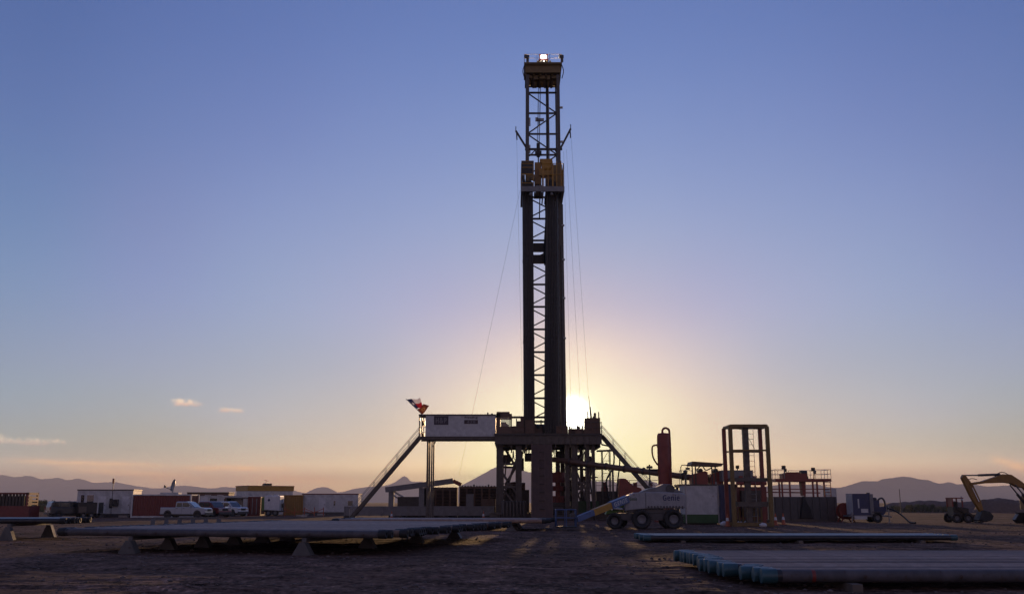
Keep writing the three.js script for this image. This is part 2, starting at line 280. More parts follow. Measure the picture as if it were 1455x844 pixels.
// earth banks at the edge of the pad
function bank(px0, px1, d, pyTop, deep, seedZ) {
  const x0 = XG(px0, d), x1 = XG(px1, d), n = Math.round((x1 - x0) / 0.35), nz = 14, p = [], idx = [], top = Y(pyTop, d);
  for (let j = 0; j <= nz; j++) for (let i = 0; i <= n; i++) {
    const x = x0 + ((x1 - x0) * i) / n, w = j / nz * 2 - 1, e = sstep(0, 0.12, i / n) * sstep(0, 0.12, 1 - i / n);
    p.push(x, (Math.max(0, 1 - w * w) * top * e * (1 + 0.5 * fbm(x * 0.16, seedZ, 2, 4)) + 0.25 * fbm(x * 0.8, w * 3, seedZ, 3) * (1 - w * w)) - 0.12, -d - w * deep);
    if (i && j) { const k = j * (n + 1) + i; idx.push(k - n - 2, k - 1, k - n - 1, k - n - 1, k - 1, k); }
  }
  const g = new THREE.BufferGeometry(); g.setAttribute('position', new THREE.Float32BufferAttribute(p, 3)); g.setIndex(idx); g.computeVertexNormals();
  return structure('earth_bank', metreUV(g), bankDirt);
}
const bankDirt = new THREE.MeshStandardMaterial({ color: col(0.17, 0.12, 0.095), roughness: 1, map: grime }); bankDirt.name = 'loose earth';
bank(1235, 1560, 190, 711.5, 5, 3);
bank(1392, 1450, 170, 707, 3.5, 8);
bank(40, 120, 210, 716, 4, 14);

// desert scrub: bushes with stems and many small leaves
const leafMat = ['0.075 0.085 0.028', '0.11 0.1 0.035', '0.05 0.062 0.025'].map((c, i) => { const [r, g, b] = c.split(' ').map(Number), m = new THREE.MeshPhysicalMaterial({ color: col(r, g, b), roughness: 0.9, transmission: 0.35, thickness: 0 }); m.name = 'scrub leaf ' + i; return m; });
const bark = paint('scrub bark', 0.09, 0.065, 0.045, 0.95);
function bushGeo(h, w, n) {
  const pos = [], stems = G();
  for (let k = 0; k < 9; k++) { const a = rr(0, 6.28), r = rr(0.2, 0.8) * w; stems.rod(V(0, -0.1, 0), V(Math.cos(a) * r, h * rr(0.5, 0.85), Math.sin(a) * r), 0.04, 5, 0.012); }
  const clumps = Array.from({ length: 13 }, () => { const a = rr(0, 6.28), r = w * Math.sqrt(rnd()) * 0.85; return [Math.cos(a) * r, h * rr(0.25, 0.8), Math.sin(a) * r, rr(0.18, 0.34) * w]; });
  for (let k = 0; k < n; k++) {
    const c = clumps[k % 13], a = V(rr(-1, 1), rr(-1, 1), rr(-1, 1)).normalize().multiplyScalar(c[3] * Math.cbrt(rnd()) * 1.1), q = V(c[0] + a.x, Math.max(0.05, c[1] + a.y * 0.9), c[2] + a.z);
    const u = V(rr(-1, 1), rr(-1, 1), rr(-1, 1)).normalize(), v = V(rr(-1, 1), rr(-1, 1), rr(-1, 1)).cross(u).normalize(), s = rr(0.05, 0.11);
    const t = q.clone().addScaledVector(u, s * 1.7), l = q.clone().addScaledVector(v, s * 0.6).addScaledVector(u, s * 0.7), m = q.clone().addScaledVector(v, -s * 0.6).addScaledVector(u, s * 0.7);
    for (const e of [q, l, t, q, t, m]) pos.push(e.x, e.y, e.z);
  }
  const g = new THREE.BufferGeometry(); g.setAttribute('position', new THREE.Float32BufferAttribute(pos, 3)); g.computeVertexNormals();
  return [metreUV(g), stems.build()];
}
const bushes = [bushGeo(1.5, 1.5, 1500), bushGeo(1.1, 1.7, 1300), bushGeo(2.1, 1.5, 1800)];
function bush(px, d, k, s, label, group) {
  const t = thing('desert_bush', label, 'bush', [XG(px, d), 0, -d], { local: true, group, rot: rr(0, 6) }); t.scale.setScalar(s);
  part('foliage', bushes[k][0].clone(), leafMat[Math.floor(rnd() * 3)], t); part('stem', bushes[k][1].clone(), bark, t);
}
for (const [px, d, k, s] of [[44, 205, 0, 1.1], [50, 190, 1, 1.2], [55, 215, 2, 1.0], [60, 198, 1, 1.1], [65, 185, 0, 0.8], [70, 208, 0, 1.2], [75, 196, 1, 1.1], [80, 220, 2, 1.0], [58, 178, 1, 0.7], [90, 212, 0, 1.1], [47, 230, 2, 1.1], [68, 232, 2, 1.1], [100, 225, 2, 1]]) bush(px, d, k, s, 'yellow green scrub bush in the field between red container and white trailer', 'scrub bushes in the field beyond the yard');
for (const [px, d, k, s] of [[1274, 182, 1, 1.0], [1288, 176, 1, 1.1], [1299, 180, 0, 0.9], [1310, 176, 1, 1.2], [1321, 182, 0, 0.9], [1333, 178, 1, 0.9], [1346, 181, 1, 1]]) bush(px, d, k, s, 'low green scrub bush at the foot of the earth bank', 'scrub bushes along the earth bank');
for (const [px, d, k, s] of [[1306, 192, 2, 0.9], [1345, 193, 0, 0.8], [1268, 192, 0, 0.8]]) bush(px, d, k, s, 'small dark scrub bush growing on top of the earth bank', 'scrub bushes on top of the bank');

// ───────── railing shared by many things ─────────
function railing(g, pts, h = 1.05, r = 0.026, step = 1.6) {
  for (let i = 0; i < pts.length - 1; i++) {
    const a = pts[i], b = pts[i + 1], up = (q, k) => V(q.x, q.y + k, q.z), n = Math.max(1, Math.round(a.distanceTo(b) / step));
    g.rod(up(a, h), up(b, h), r, 6); g.rod(up(a, h * 0.52), up(b, h * 0.52), r * 0.85, 6);
    for (let k = 0; k <= n; k++) { const q = a.clone().lerp(b, k / n); g.rod(q, up(q, h), r, 6); }
  }
  return g;
}
function stairs(name, label, top, foot, width, group) {  // stringers, treads and handrails between two points
  const t = thing(name, label, 'stairs', [foot.x, 0, foot.z], { group }), n = Math.round((top.y - foot.y) / 0.24), off = V(0, 0, width / 2);
  for (const s of [-1, 1]) {
    const o = off.clone().multiplyScalar(s);
    part('stringer', G().bar(foot.clone().add(o), top.clone().add(o), 0.07, 0.34), M.steel, t);
    const g = G(), lift = V(0, 1.0, 0), mid = V(0, 0.55, 0);
    g.rod(foot.clone().add(o).add(lift), top.clone().add(o).add(lift), 0.028, 6).rod(foot.clone().add(o).add(mid), top.clone().add(o).add(mid), 0.022, 6);
    for (let k = 0; k <= 6; k++) { const q = foot.clone().lerp(top, k / 6).add(o); g.rod(q, q.clone().add(lift), 0.026, 6); }
    part('handrail', g, M.galv, t);
  }
  for (let k = 1; k < n; k++) { const q = foot.clone().lerp(top, k / n); part('tread', G().box(q.x, q.y + 0.06, q.z, 0.27, 0.04, width - 0.09), M.galv, t); }
  return t;
}

// ───────── the drilling rig ─────────
const D = 100, floorTop = 8.35, floorLow = 7.3, crownY = 47.2, boardY = 33.6;
const rig = thing('drilling_rig', 'tall land drilling rig with lattice mast, racking board and crown', 'drilling rig', [3.2, 0, -101.6]);
const zF = -100, zB = -103.3;  // front and back planes of the mast
const legX = (side, y) => side < 0 ? 1.5 + 0.2 * (y - floorTop) / 38 : 5.12 - 0.12 * (y - floorTop) / 38;
for (const s of [-1, 1]) for (const z of [zF, zB]) part('mast_leg', G().bar(V(legX(s, floorTop - 1), floorTop - 1, z), V(legX(s, crownY), crownY, z), 0.34, 0.34), M.steel, rig);
{
  const bays = 15, step = (crownY - 0.6 - floorTop - 1.6) / bays;
  for (let i = 0; i <= bays; i++) {
    const y = floorTop + 1.6 + i * step, l = legX(-1, y), r = legX(1, y);
    part('girt', G().bar(V(l, y, zB), V(r, y, zB), 0.12, 0.2), M.steel, rig);
    for (const s of [-1, 1]) part('girt', G().bar(V(legX(s, y), y, zF), V(legX(s, y), y, zB), 0.12, 0.16), M.steel, rig);
    if (i === bays) break;
    const y2 = y + step;
    if (y > boardY) part('brace', G().bar(V(i % 2 ? l : r, y, zB), V(i % 2 ? legX(1, y2) : legX(-1, y2), y2, zB), 0.1, 0.13), M.steel, rig);
    else for (const [ya, yb] of [[y, y + step / 2], [y2, y + step / 2]]) part('brace', G().bar(V(legX(-1, ya), ya, zB), V(3.9, yb, zB), 0.1, 0.12), M.steel, rig);
    for (const s of [-1, 1]) part('brace', G().bar(V(legX(s, y), y, i % 2 ? zF : zB), V(legX(s, y2), y2, i % 2 ? zB : zF), 0.09, 0.1), M.steel, rig);
  }
}
part('guide_rail', G().bar(V(3.92, floorTop, zB + 0.5), V(3.92, crownY, zB + 0.5), 0.4, 0.3), M.darksteel, rig);
part('ladder', (() => { const g = G(), x = 4.4; for (const o of [-0.2, 0.2]) g.bar(V(x - 0.36 * 0, floorTop, zB + 1 + o), V(x - 0.36, crownY, zB + 1 + o), 0.05, 0.05); for (let y = floorTop + 0.4; y < crownY; y += 0.6) g.rod(V(x - 0.36 * (y - floorTop) / 38, y, zB + 0.8), V(x - 0.36 * (y - floorTop) / 38, y, zB + 1.2), 0.02, 5); return g; })(), M.galv, rig);
part('cable_tray', G().bar(V(5.4, floorTop, zF - 0.1), V(5.26, boardY - 1, zF - 0.1), 0.08, 0.28), M.steel, rig);
for (const y of [18.2, 22.4, 26.5, 30.2, 39.5, 43.4]) part('mast_lamp', G().box(legX(1, y) + 0.32, y, zF + 0.15, 0.28, 0.16, 0.3).rod(V(legX(1, y), y, zF + 0.1), V(legX(1, y) + 0.3, y, zF + 0.1), 0.03, 6), M.offwhite, rig);
for (const y of [38.8, 41.9]) part('mast_lamp', G().box(legX(-1, y) + 0.25, y, zF - 0.2, 0.14, 0.9, 0.2), M.offwhite, rig);
part('standpipe', G().rod(V(5.22, floorTop, zF + 0.24), V(5.16, 28, zF + 0.24), 0.08, 8).rod(V(5.18, 18, zF + 0.24), V(5.1, 18, zF), 0.05, 6), M.steel, rig);
// crown: platform, water table beams, sheaves, rails, beacon
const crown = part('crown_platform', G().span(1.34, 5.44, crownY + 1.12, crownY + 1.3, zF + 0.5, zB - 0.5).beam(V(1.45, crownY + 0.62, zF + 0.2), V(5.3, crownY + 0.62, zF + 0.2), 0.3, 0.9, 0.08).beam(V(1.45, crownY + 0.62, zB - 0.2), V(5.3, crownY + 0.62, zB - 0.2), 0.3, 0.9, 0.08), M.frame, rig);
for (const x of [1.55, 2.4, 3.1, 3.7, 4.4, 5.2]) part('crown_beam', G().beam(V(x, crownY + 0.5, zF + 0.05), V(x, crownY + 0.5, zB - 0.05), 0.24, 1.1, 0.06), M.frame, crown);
for (const [x, w, h] of [[1.95, 0.5, 0.55], [2.6, 0.45, 0.85], [3.3, 0.6, 0.7], [4.0, 0.3, 0.9], [4.7, 0.7, 0.6]]) part('lower_sheave', G().rod(V(x - w / 4, crownY - h / 2 + 0.1, -101.4), V(x + w / 4, crownY - h / 2 + 0.1, -101.4), h / 2 + 0.1, 14).span(x - w / 2, x + w / 2, crownY - h * 0.4, crownY + 0.1, zF - 0.2, zF - 0.5), M.frame, crown);
for (const x of [1.36, 5.42]) part('crown_line', G().path([V(x, crownY + 1, zF + 0.4), V(x + (x < 3 ? -0.18 : 0.18), crownY + 0.3, zF + 0.4), V(x, crownY - 0.5, zF + 0.3)], 0.05, 14), M.darksteel, crown);
part('railing', railing(G(), [V(1.35, crownY + 1.3, zF + 0.45), V(5.45, crownY + 1.3, zF + 0.45), V(5.45, crownY + 1.3, zB - 0.45), V(1.35, crownY + 1.3, zB - 0.45), V(1.35, crownY + 1.3, zF + 0.45)], 0.95, 0.022, 1.3), M.galv, crown);
for (let k = 0; k < 5; k++) part('sheave', G().rod(V(2.75 + k * 0.34, crownY + 1.75, -101.5), V(2.95 + k * 0.34, crownY + 1.75, -101.5), 0.62, 18), M.frame, rig);
part('sheave_guard', G().span(2.6, 4.45, crownY + 1.3, crownY + 1.9, -101.2, -101.9), M.frame, crown);
for (const x of [1.6, 5.35]) part('floodlight', G().box(x, crownY + 2.0, zF + 0.35, 0.5, 0.36, 0.3, 0.4).box(x + 0.12, crownY + 1.65, zF + 0.3, 0.24, 0.5, 0.2).rod(V(x, crownY + 1.3, zF + 0.35), V(x, crownY + 2, zF + 0.35), 0.06, 6), M.steel, crown);
part('beacon_mount', G().span(2.95, 4.05, crownY + 2.38, crownY + 2.55, -101.3, -101.8).span(3.0, 4.0, crownY + 3.02, crownY + 3.12, -101.3, -101.8).rod(V(3.05, crownY + 2.5, -101.5), V(3.05, crownY + 3.05, -101.5), 0.04, 6).rod(V(3.95, crownY + 2.5, -101.5), V(3.95, crownY + 3.05, -101.5), 0.04, 6), M.red, crown);
const glow = new THREE.MeshStandardMaterial({ color: col(0.9, 0.9, 0.9), emissive: col(1, 0.97, 0.92), emissiveIntensity: 1.5, roughness: 0.3 }); glow.name = 'lit beacon glass';
for (const x of [3.25, 3.5, 3.75]) part('beacon_lamp', G().rod(V(x, crownY + 2.55, -101.45), V(x, crownY + 3.0, -101.45), 0.13, 10), glow, crown);
{ const l = new THREE.PointLight(col(1, 0.97, 0.92), 6); l.name = 'crown_beacon'; l.position.set(3.5, crownY + 2.78, -101.25); l.castShadow = true; scene.add(l); }
// winch booms and their hanging lines
for (const [px, py, px2, py2] of [[748, 210, 733, 186], [797, 210, 811, 183]]) {
  const a = P(px, py, 100), b = P(px2, py2, 100), q = b.clone().lerp(a, 0.06);
  part('winch_boom', G().bar(a, b, 0.16, 0.2).rod(b, b.clone().add(V(0, 0.5, 0)), 0.05, 6).rod(q, q.clone().add(V(0.05, -0.9, 0)), 0.07, 6), M.darksteel, rig);
}
part('winch_beam', G().bar(P(746, 212, 100), P(799, 212, 100), 0.16, 0.22).bar(P(752, 222, 100), P(762, 212, 100), 0.1).bar(P(788, 212, 100), P(794, 222, 100), 0.1), M.darksteel, rig);
// racking board
{
  const y = boardY, g = G().span(0.92, 5.42, y - 0.45, y + 0.1, -97.35, -97.6).span(0.92, 1.16, y - 0.45, y + 0.1, -97.6, -103).span(5.18, 5.42, y - 0.45, y + 0.1, -97.6, -103);
  for (let x = 1.3; x < 2.2; x += 0.3) g.span(x, x + 0.12, y - 0.2, y, -97.6, -102.8);
  for (let x = 3.2; x < 5.1; x += 0.3) g.span(x, x + 0.12, y - 0.2, y, -97.6, -102.8);
  const board = part('racking_board', g, M.grey, rig);
  part('railing', railing(G(), [V(2.2, y + 0.1, -97.45), V(0.98, y + 0.1, -97.45), V(0.98, y + 0.1, -102.8)], 2.5, 0.04, 1.2), M.yellow, board);
  part('railing', railing(G(), [V(3.2, y + 0.1, -97.45), V(5.36, y + 0.1, -97.45), V(5.36, y + 0.1, -102.8)], 2.5, 0.04, 1.1), M.yellow, board);
  for (const [x0, x1, y0, y1, z] of [[0.98, 2.3, 0.1, 0.95, -98.6], [0.98, 1.35, 1.05, 1.75, -98.6], [1.5, 2.35, 1.05, 1.75, -98.4], [0.98, 2.3, 1.85, 3.3, -98.6], [4.2, 5.3, 0.1, 3.1, -99.2]]) part('wind_wall', G().span(x0, x1, y + y0, y + y1, z, z - 0.06), (y0 === 1.05 && x0 > 1) || x0 > 4 ? M.frame : M.darksteel, board);
  for (const z of [-99.8, -101.2, -102.6]) part('wind_wall', G().span(1.0, 1.06, y + 0.1, y + 3.0, z, z + 1.2), M.darksteel, board);
  for (const x of [3.3, 3.75, 4.2, 4.65, 5.1]) part('rail_post', G().bar(V(x, y + 0.1, -97.5), V(x, y + 2.9, -97.5), 0.08), M.yellow, board);
  for (const yy of [0.5, 1.5, 2.2, 2.9]) part('rail_bar', G().bar(V(1.0, y + yy, -97.52), V(2.25, y + yy, -97.52), 0.06), M.yellow, board);
  part('diving_board', G().span(2.5, 3.1, y + 0.1, y + 0.2, -97.4, -101), M.grey, board);
  for (const x of [1.4, 2.9, 4.5]) part('knee_brace', G().bar(V(x, y - 0.4, -97.5), V(x, y - 2.6, zF - 0.1), 0.12), M.steel, board);
  part('work_lamp', G().ball(1.95, y - 0.75, -97.4, 0.2).ball(4.1, y - 0.72, -97.4, 0.16), M.grey, board);
}
part('belly_board', G().span(2.1, 4.6, Y(348, D), Y(337, D), zB + 0.2, zB + 0.9).span(2.1, 4.6, Y(365, D), Y(354, D), zB + 0.2, zB + 0.9), M.darksteel, rig);

// substructure: columns, braces, floor
const sub = [[710, 0.62], [737, 0.58], [805, 0.44], [815.5, 0.6], [834, 0.36], [842, 0.32]];
for (const [px, w] of sub) { const x = X(px, 680, D); for (const z of [-98.6, -107.5]) part('column', G().beam(V(x, 0.6, z), V(x, floorLow, z), w, w, 0.09), M.steel, rig); }
const sx = sub.map(([px]) => X(px, 680, D));
for (const z of [-98.6, -107.5]) {
  for (const [a, b, y0, y1] of [[0, 1, 1.2, 6.6], [1, 0, 2.2, 5.0], [1, 0, 1.0, 3.4], [2, 4, 0.8, 3.9], [4, 3, 1.3, 5.4], [3, 4, 5.2, 6.9]]) part('brace', G().bar(V(sx[a], y0, z - 0.12), V(sx[b], y1, z - 0.12), 0.13, 0.16), M.steel, rig);
  for (const [a, b, y] of [[0, 1, 3.2], [0, 1, 5.4], [3, 4, 3.6], [3, 4, 3.1], [2, 5, 5.2], [4, 5, 2.6]]) part('girt', G().bar(V(sx[a], y, z - 0.1), V(sx[b], y, z - 0.1), 0.14, 0.2), M.steel, rig);
}
for (const k of [0, 1, 3, 5]) {
  part('girt', G().bar(V(sx[k], 4.1, -98.6), V(sx[k], 4.1, -107.5), 0.16, 0.2), M.steel, rig);
  part('brace', G().bar(V(sx[k], 0.8, -98.6), V(sx[k], 6.7, -107.5), 0.14, 0.16), M.steel, rig);
  part('brace', G().bar(V(sx[k], 6.7, -98.6), V(sx[k], 0.8, -107.5), 0.14, 0.16), M.steel, rig);
  part('skid', G().beam(V(sx[k], 0.3, -96.8), V(sx[k], 0.3, -110), 0.5, 0.66, 0.07), M.steel, rig);
}
part('base_beam', G().beam(V(-2.2, 0.36, -98.3), V(9.3, 0.36, -98.3), 0.5, 0.7, 0.08).beam(V(-2.2, 0.36, -108), V(9.3, 0.36, -108), 0.5, 0.7, 0.08), M.steel, rig);
const floor = part('rig_floor', G().span(-1.75, 8.9, floorTop - 0.16, floorTop, -97.6, -109), M.darksteel, rig);
for (const z of [-97.8, -100.4, -103.4, -108.8]) part('floor_beam', G().beam(V(-1.7, (floorTop + floorLow) / 2 - 0.1, z), V(8.85, (floorTop + floorLow) / 2 - 0.1, z), 0.4, floorTop - floorLow - 0.2, 0.06), M.steel, floor);
for (let x = -1.6; x < 8.8; x += 0.62) part('stiffener', G().span(x - 0.02, x + 0.02, floorLow + 0.03, floorTop - 0.2, -97.62, -97.78), M.steel, floor);
for (let x = -1.5; x < 9; x += 1.45) part('floor_beam', G().bar(V(x, 7.4, -97.9), V(x, 7.4, -108.7), 0.14, 0.8), M.steel, floor);
// wind walls and rails round the floor
for (const [x0, x1, h, z] of [[1.35, 2.2, 1.3, -98], [2.35, 3.0, 0.5, -99], [4.4, 5.5, 0.7, -98], [5.9, 7.0, 0.55, -99.4], [7.2, 8.7, 1.5, -98], [6.2, 8.4, 1.1, -108.4], [-0.2, 1.2, 0.7, -98.2]]) {
  const g = G().span(x0, x1, floorTop, floorTop + h, z, z - 0.05); for (let x = x0; x <= x1 + 0.01; x += (x1 - x0) / Math.round((x1 - x0) / 0.42)) g.bar(V(x, floorTop, z + 0.04), V(x, floorTop + h + 0.06, z + 0.04), 0.07); for (const k of [0.3, 1]) g.bar(V(x0 - 0.03, floorTop + h * k, z + 0.05), V(x1 + 0.03, floorTop + h * k, z + 0.05), 0.06); part('wind_wall', g, M.hazebrown, floor);
}
part('railing', railing(G(), [V(2.3, floorTop, -97.7), V(4.3, floorTop, -97.7)], 1.1).list.length ? railing(railing(G(), [V(5.0, floorTop, -97.7), V(8.85, floorTop, -97.7), V(8.85, floorTop, -108.8)], 1.1), [V(2.3, floorTop, -108.6), V(5.0, floorTop, -108.6)], 1.1) : null, M.steel, floor);
part('floor_beam', G().bar(P(726, 593, 101), P(788, 593, 101), 0.12, 0.22), M.steel, floor);
for (const [x, h] of [[7.55, 2.2], [6.5, 0.9], [8.1, 1.75], [5.4, 1.2], [0.45, 1.5]]) part('post', G().rod(V(x, floorTop, -98.4), V(x, floorTop + h, -98.4), 0.06, 6), M.steel, floor);
part('windsock_pole', G().rod(P(842, 612, 99), P(836.5, 562, 99), 0.05, 6, 0.025).rod(P(840.5, 598, 99), P(838.5, 578, 99), 0.1, 8, 0.07), M.steel, floor);
part('equipment_tower', G().span(0.1, 1.2, floorTop, Y(607, D), -98.5, -99.6).span(0.5, 1.3, Y(607, D), Y(600, D), -98.5, -99.6).span(0.85, 1.3, Y(600, D), Y(594, D), -98.6, -99.5), M.hazebrown, floor, 'stepped equipment housing beside the mast foot');
// smaller floor gear that breaks the skyline
for (const [x, w, h, z] of [[-0.9, 0.5, 0.9, -99], [2.35, 0.35, 1.0, -99.5], [2.95, 0.25, 1.5, -100.3], [4.5, 0.5, 1.2, -100.6], [5.75, 0.3, 0.7, -98.5], [6.6, 0.6, 0.6, -98.2], [7.05, 0.22, 0.8, -99], [8.3, 0.45, 2.0, -98.6], [8.72, 0.2, 2.2, -99.2], [6.05, 0.2, 0.75, -100]]) part('floor_tool', G().span(x - w / 2, x + w / 2, floorTop, floorTop + h * 0.7, z, z - w).rod(V(x, floorTop, z - w / 2), V(x, floorTop + h, z - w / 2), w * 0.28, 10).ball(x, floorTop + h, z - w / 2, w * 0.3), M.hazebrown, floor);
for (let k = 0; k < 26; k++) { const x = rr(-1.4, 8.6), z = rr(-98.3, -107), l = rr(0.3, 1.5), o = rr(-0.5, 0.5); part('hanging_hose', G().path([V(x, 7.0, z), V(x + o * 0.3, 7.0 - l, z), V(x + o, 7.05 - l * 0.9, z), V(x + o * 1.3, 7.0, z)], rr(0.03, 0.07), 14, 6), M.rubber, floor); }
for (let k = 0; k < 14; k++) { const x = k < 7 ? rr(-1.0, 2.0) : rr(4.8, 8.2), y = rr(3.4, 6.6), z = rr(-100, -106), v = k % 2; part('service_pipe', G().rod(V(x, y, z), v ? V(x + rr(0.8, 2), y + rr(-0.2, 0.2), z) : V(x + rr(-0.2, 0.2), y - rr(1, 2.6), z), rr(0.05, 0.11), 8).box(x, y, z, 0.28, 0.24, 0.28), M.hazebrown, rig); }
for (const [x, y, w, h, z] of [[-0.6, 6.1, 0.9, 0.9, -104], [0.9, 5.6, 0.7, 1.3, -105], [1.7, 6.2, 0.8, 0.8, -102], [5.0, 6.3, 0.9, 0.7, -103], [6.9, 6.2, 1.2, 0.8, -105], [8.2, 5.9, 0.6, 1.0, -104]]) part('underfloor_box', G().box(x, y, z, w, h, 0.8), M.darksteel, rig);
{ // stair tower inside the left bay
  const t = thing('stair_tower', 'zigzag steel stairs inside the left bay under the rig floor', 'stairs', [X(727, 735, 103), 0, -103]), xa = X(719, 690, 103), xb = X(733, 690, 103);
  for (let f = 0; f < 4; f++) { const y = 0.2 + f * 1.7, a = V(f % 2 ? xb : xa, y, -103 - (f % 2) * 0.7), b = V(f % 2 ? xa : xb, y + 1.7, a.z); part('stringer', G().bar(a, b, 0.06, 0.24), M.steel, t); part('stringer', G().bar(a.clone().setZ(a.z - 0.6), b.clone().setZ(a.z - 0.6), 0.06, 0.24), M.steel, t); for (let k = 1; k < 8; k++) { const q = a.clone().lerp(b, k / 8); part('tread', G().box(q.x, q.y, q.z - 0.3, 0.2, 0.04, 0.52), M.steel, t); } part('landing', G().box(b.x, b.y, -103.6, 0.7, 0.06, 1.6), M.steel, t); }
  for (const x of [xa - 0.3, xb + 0.3]) for (const z of [-102.8, -104.5]) part('post', G().bar(V(x, 0, z), V(x, 7, z), 0.1), M.steel, t);
}
// drawworks on the floor, between the mast legs
const dw = thing('drawworks', 'dark winch drum and motor on the rig floor between the mast legs', 'winch', [3.2, floorTop, -105]);
part('drum', G().rod(V(2.5, floorTop + 0.85, -105), V(4.1, floorTop + 0.85, -105), 0.62, 20), M.darksteel, dw);
for (const x of [2.4, 4.2]) part('frame_plate', G().span(x - 0.05, x + 0.05, floorTop, floorTop + 1.5, -104.3, -105.7), M.darksteel, dw);
part('motor', G().rod(V(4.3, floorTop + 0.7, -105), V(5.3, floorTop + 0.7, -105), 0.42, 16).span(4.4, 5.2, floorTop, floorTop + 0.4, -104.7, -105.3), M.grey, dw);
// travelling block and top drive hang in the mast
const td = thing('top_drive', 'yellow top drive and travelling block hung inside the racking board', 'top drive', [3.45, 34, -101.2]);
part('block', G().span(3.0, 4.35, Y(232, 101), Y(226, 101), -100.9, -101.7).rod(V(3.2, Y(238, 101), -101.3), V(4.2, Y(238, 101), -101.3), 0.62, 20).span(2.9, 4.4, Y(250, 101), Y(240, 101), -100.8, -101.8), M.yellow, td);
part('motor_housing', G().span(2.45, 3.15, Y(262, 101), Y(231, 101), -100.9, -101.7).span(3.6, 5.0, Y(266, 101), Y(234, 101), -101, -101.8), M.ochre, td);
part('hook', G().rod(V(2.85, Y(222, 101), -101.2), V(2.85, Y(203, 101), -101.2), 0.2, 10).span(2.5, 3.2, Y(220, 101), Y(214, 101), -101, -101.4).rod(V(2.85, Y(272, 101), -101.2), V(2.85, Y(222, 101), -101.2), 0.07, 8), M.darksteel, td);
for (const x of [2.45, 3.25]) part('link', G().rod(V(x, Y(272, 101), -101), V(x, Y(252, 101), -101), 0.06, 6), M.galv, td);
part('elevator', G().span(2.35, 3.35, Y(281, 101), Y(274, 101), -100.8, -101.4), M.darksteel, td);
part('hose_loop', G().path([V(3.55, Y(282, 101), -100.6), V(3.62, Y(310, 101), -100.5), V(3.5, Y(338, 101), -100.5), V(3.4, Y(362, 101), -100.7), V(3.5, Y(375, 101), -101.5)], 0.1, 30, 8), M.rubber, td);
for (const [x, z] of [[2.72, -101.2], [2.98, -101.2], [2.8, -101.5], [2.92, -101]]) part('drill_line', G().rod(V(x, Y(206, 101), z), V(x + 0.2, crownY, z), 0.022, 5), M.darksteel, td);
const flood = thing('mast_floodlight', 'white floodlight on the upper mast girt', 'floodlight', [2.95, 43.2, -103.1]);
part('housing', G().box(3.2, 43.3, -103.1, 0.7, 0.3, 0.25).box(2.75, 43.35, -103.1, 0.3, 0.4, 0.25), M.galv, flood); part('bracket', G().rod(V(3.0, 42.6, -103.25), V(3.0, 43.2, -103.15), 0.05, 6), M.steel, flood);

// drill pipe stands racked on the floor, leaning in the board
{
  const stand = (x0, x1, z0, z1) => { const a = V(x0, floorTop, z0), b = V(x1, boardY + rr(0.6, 1.4), z1), g = G().rod(a, b, 0.068, 8); for (const k of [0.005, 0.36, 0.69, 0.98]) g.rod(a.clone().lerp(b, k), a.clone().lerp(b, k + 0.014), 0.088, 8); return g; };
  for (let row = 0; row < 5; row++) for (let i = 0; i < 7; i++) { const x = 1.16 + i * 0.15 + (row % 2) * 0.07, z = -98.4 - row * 0.62; single('drill_pipe_stand', stand(x + 0.1, x, z, z), M.drill, 'dark stand of drill pipe racked on the left of the mast', 'drill pipe', [x, floorTop, z], 'drill pipe stands racked left in the mast'); }
  for (let row = 0; row < 5; row++) for (let i = 0; i < 9; i++) { const x = 3.3 + i * 0.16 + (row % 2) * 0.08, z = -98.4 - row * 0.62; single('drill_pipe_stand', stand(x + 0.03, x + 0.08 + (i < 2 ? 0.28 - i * 0.12 : 0), z, z), M.drill, 'dark stand of drill pipe racked on the right of the mast', 'drill pipe', [x, floorTop, z], 'drill pipe stands racked right in the mast'); }
}
// lines hanging from the mast
const lineMat = M.darksteel;
const wire = (label, a, b, sag = 0, r = 0.009) => { const m = a.clone().lerp(b, 0.5); m.y -= sag; const g = new THREE.TubeGeometry(new THREE.QuadraticBezierCurve3(a, m, b), 14, r, 4); single('rig_cable', metreUV(g), lineMat, label, 'cable', [b.x, b.y, b.z]); };
wire('thin cable hanging straight down from the left winch boom', P(734, 190, 100), P(742.5, 585, 100));
wire('long thin guy line slanting down left from the racking board', P(739, 270, 99), P(652, 676, 108));
wire('outermost thin cable falling right from the right winch boom', P(811, 186, 100), P(836, 560, 99));
wire('thin cable beside the right mast leg, nearest the leg', P(801, 215, 100), P(812, 600, 99));
wire('thin cable between the mast and the outermost falling cable', P(805, 212, 100), P(826, 600, 99));

// V-door ramp down to the yard
{
  const t = thing('pipe_ramp', 'wide grey steel ramp sloping from the rig floor to the yard', 'ramp', [X(770, 738, 95), 0, -95]), w = 0.95, xc = X(770, 690, 97);
  const a = V(xc - 0.1, 0.25, -93.6), b = V(xc, floorLow - 0.1, -97.3);
  part('deck', G().bar(a, b, w * 2, 0.12), M.hazebrown, t);  // grey ramp; the warm glare on deck and rails is put into their brown
  for (const s of [-1, -0.33, 0.33, 1]) part('rail_beam', G().bar(a.clone().add(V(s * w, 0.02, 0.14)), b.clone().add(V(s * w, 0.02, 0.14)), 0.14, 0.26), M.hazebrown, t);
  for (const k of [0.35, 0.75]) for (const s of [-0.8, 0.8]) { const q = a.clone().lerp(b, k); part('support', G().bar(V(xc + s, 0, q.z - 0.45), V(xc + s, q.y - 0.2, q.z - 0.45), 0.16), M.steel, t); }
  for (let k = 1; k < 9; k++) { const q = a.clone().lerp(b, k / 9); part('wear_strip', G().box(q.x, q.y + 0.06, q.z + 0.1, 0.6, 0.05, 0.06), M.darksteel, t); }
}
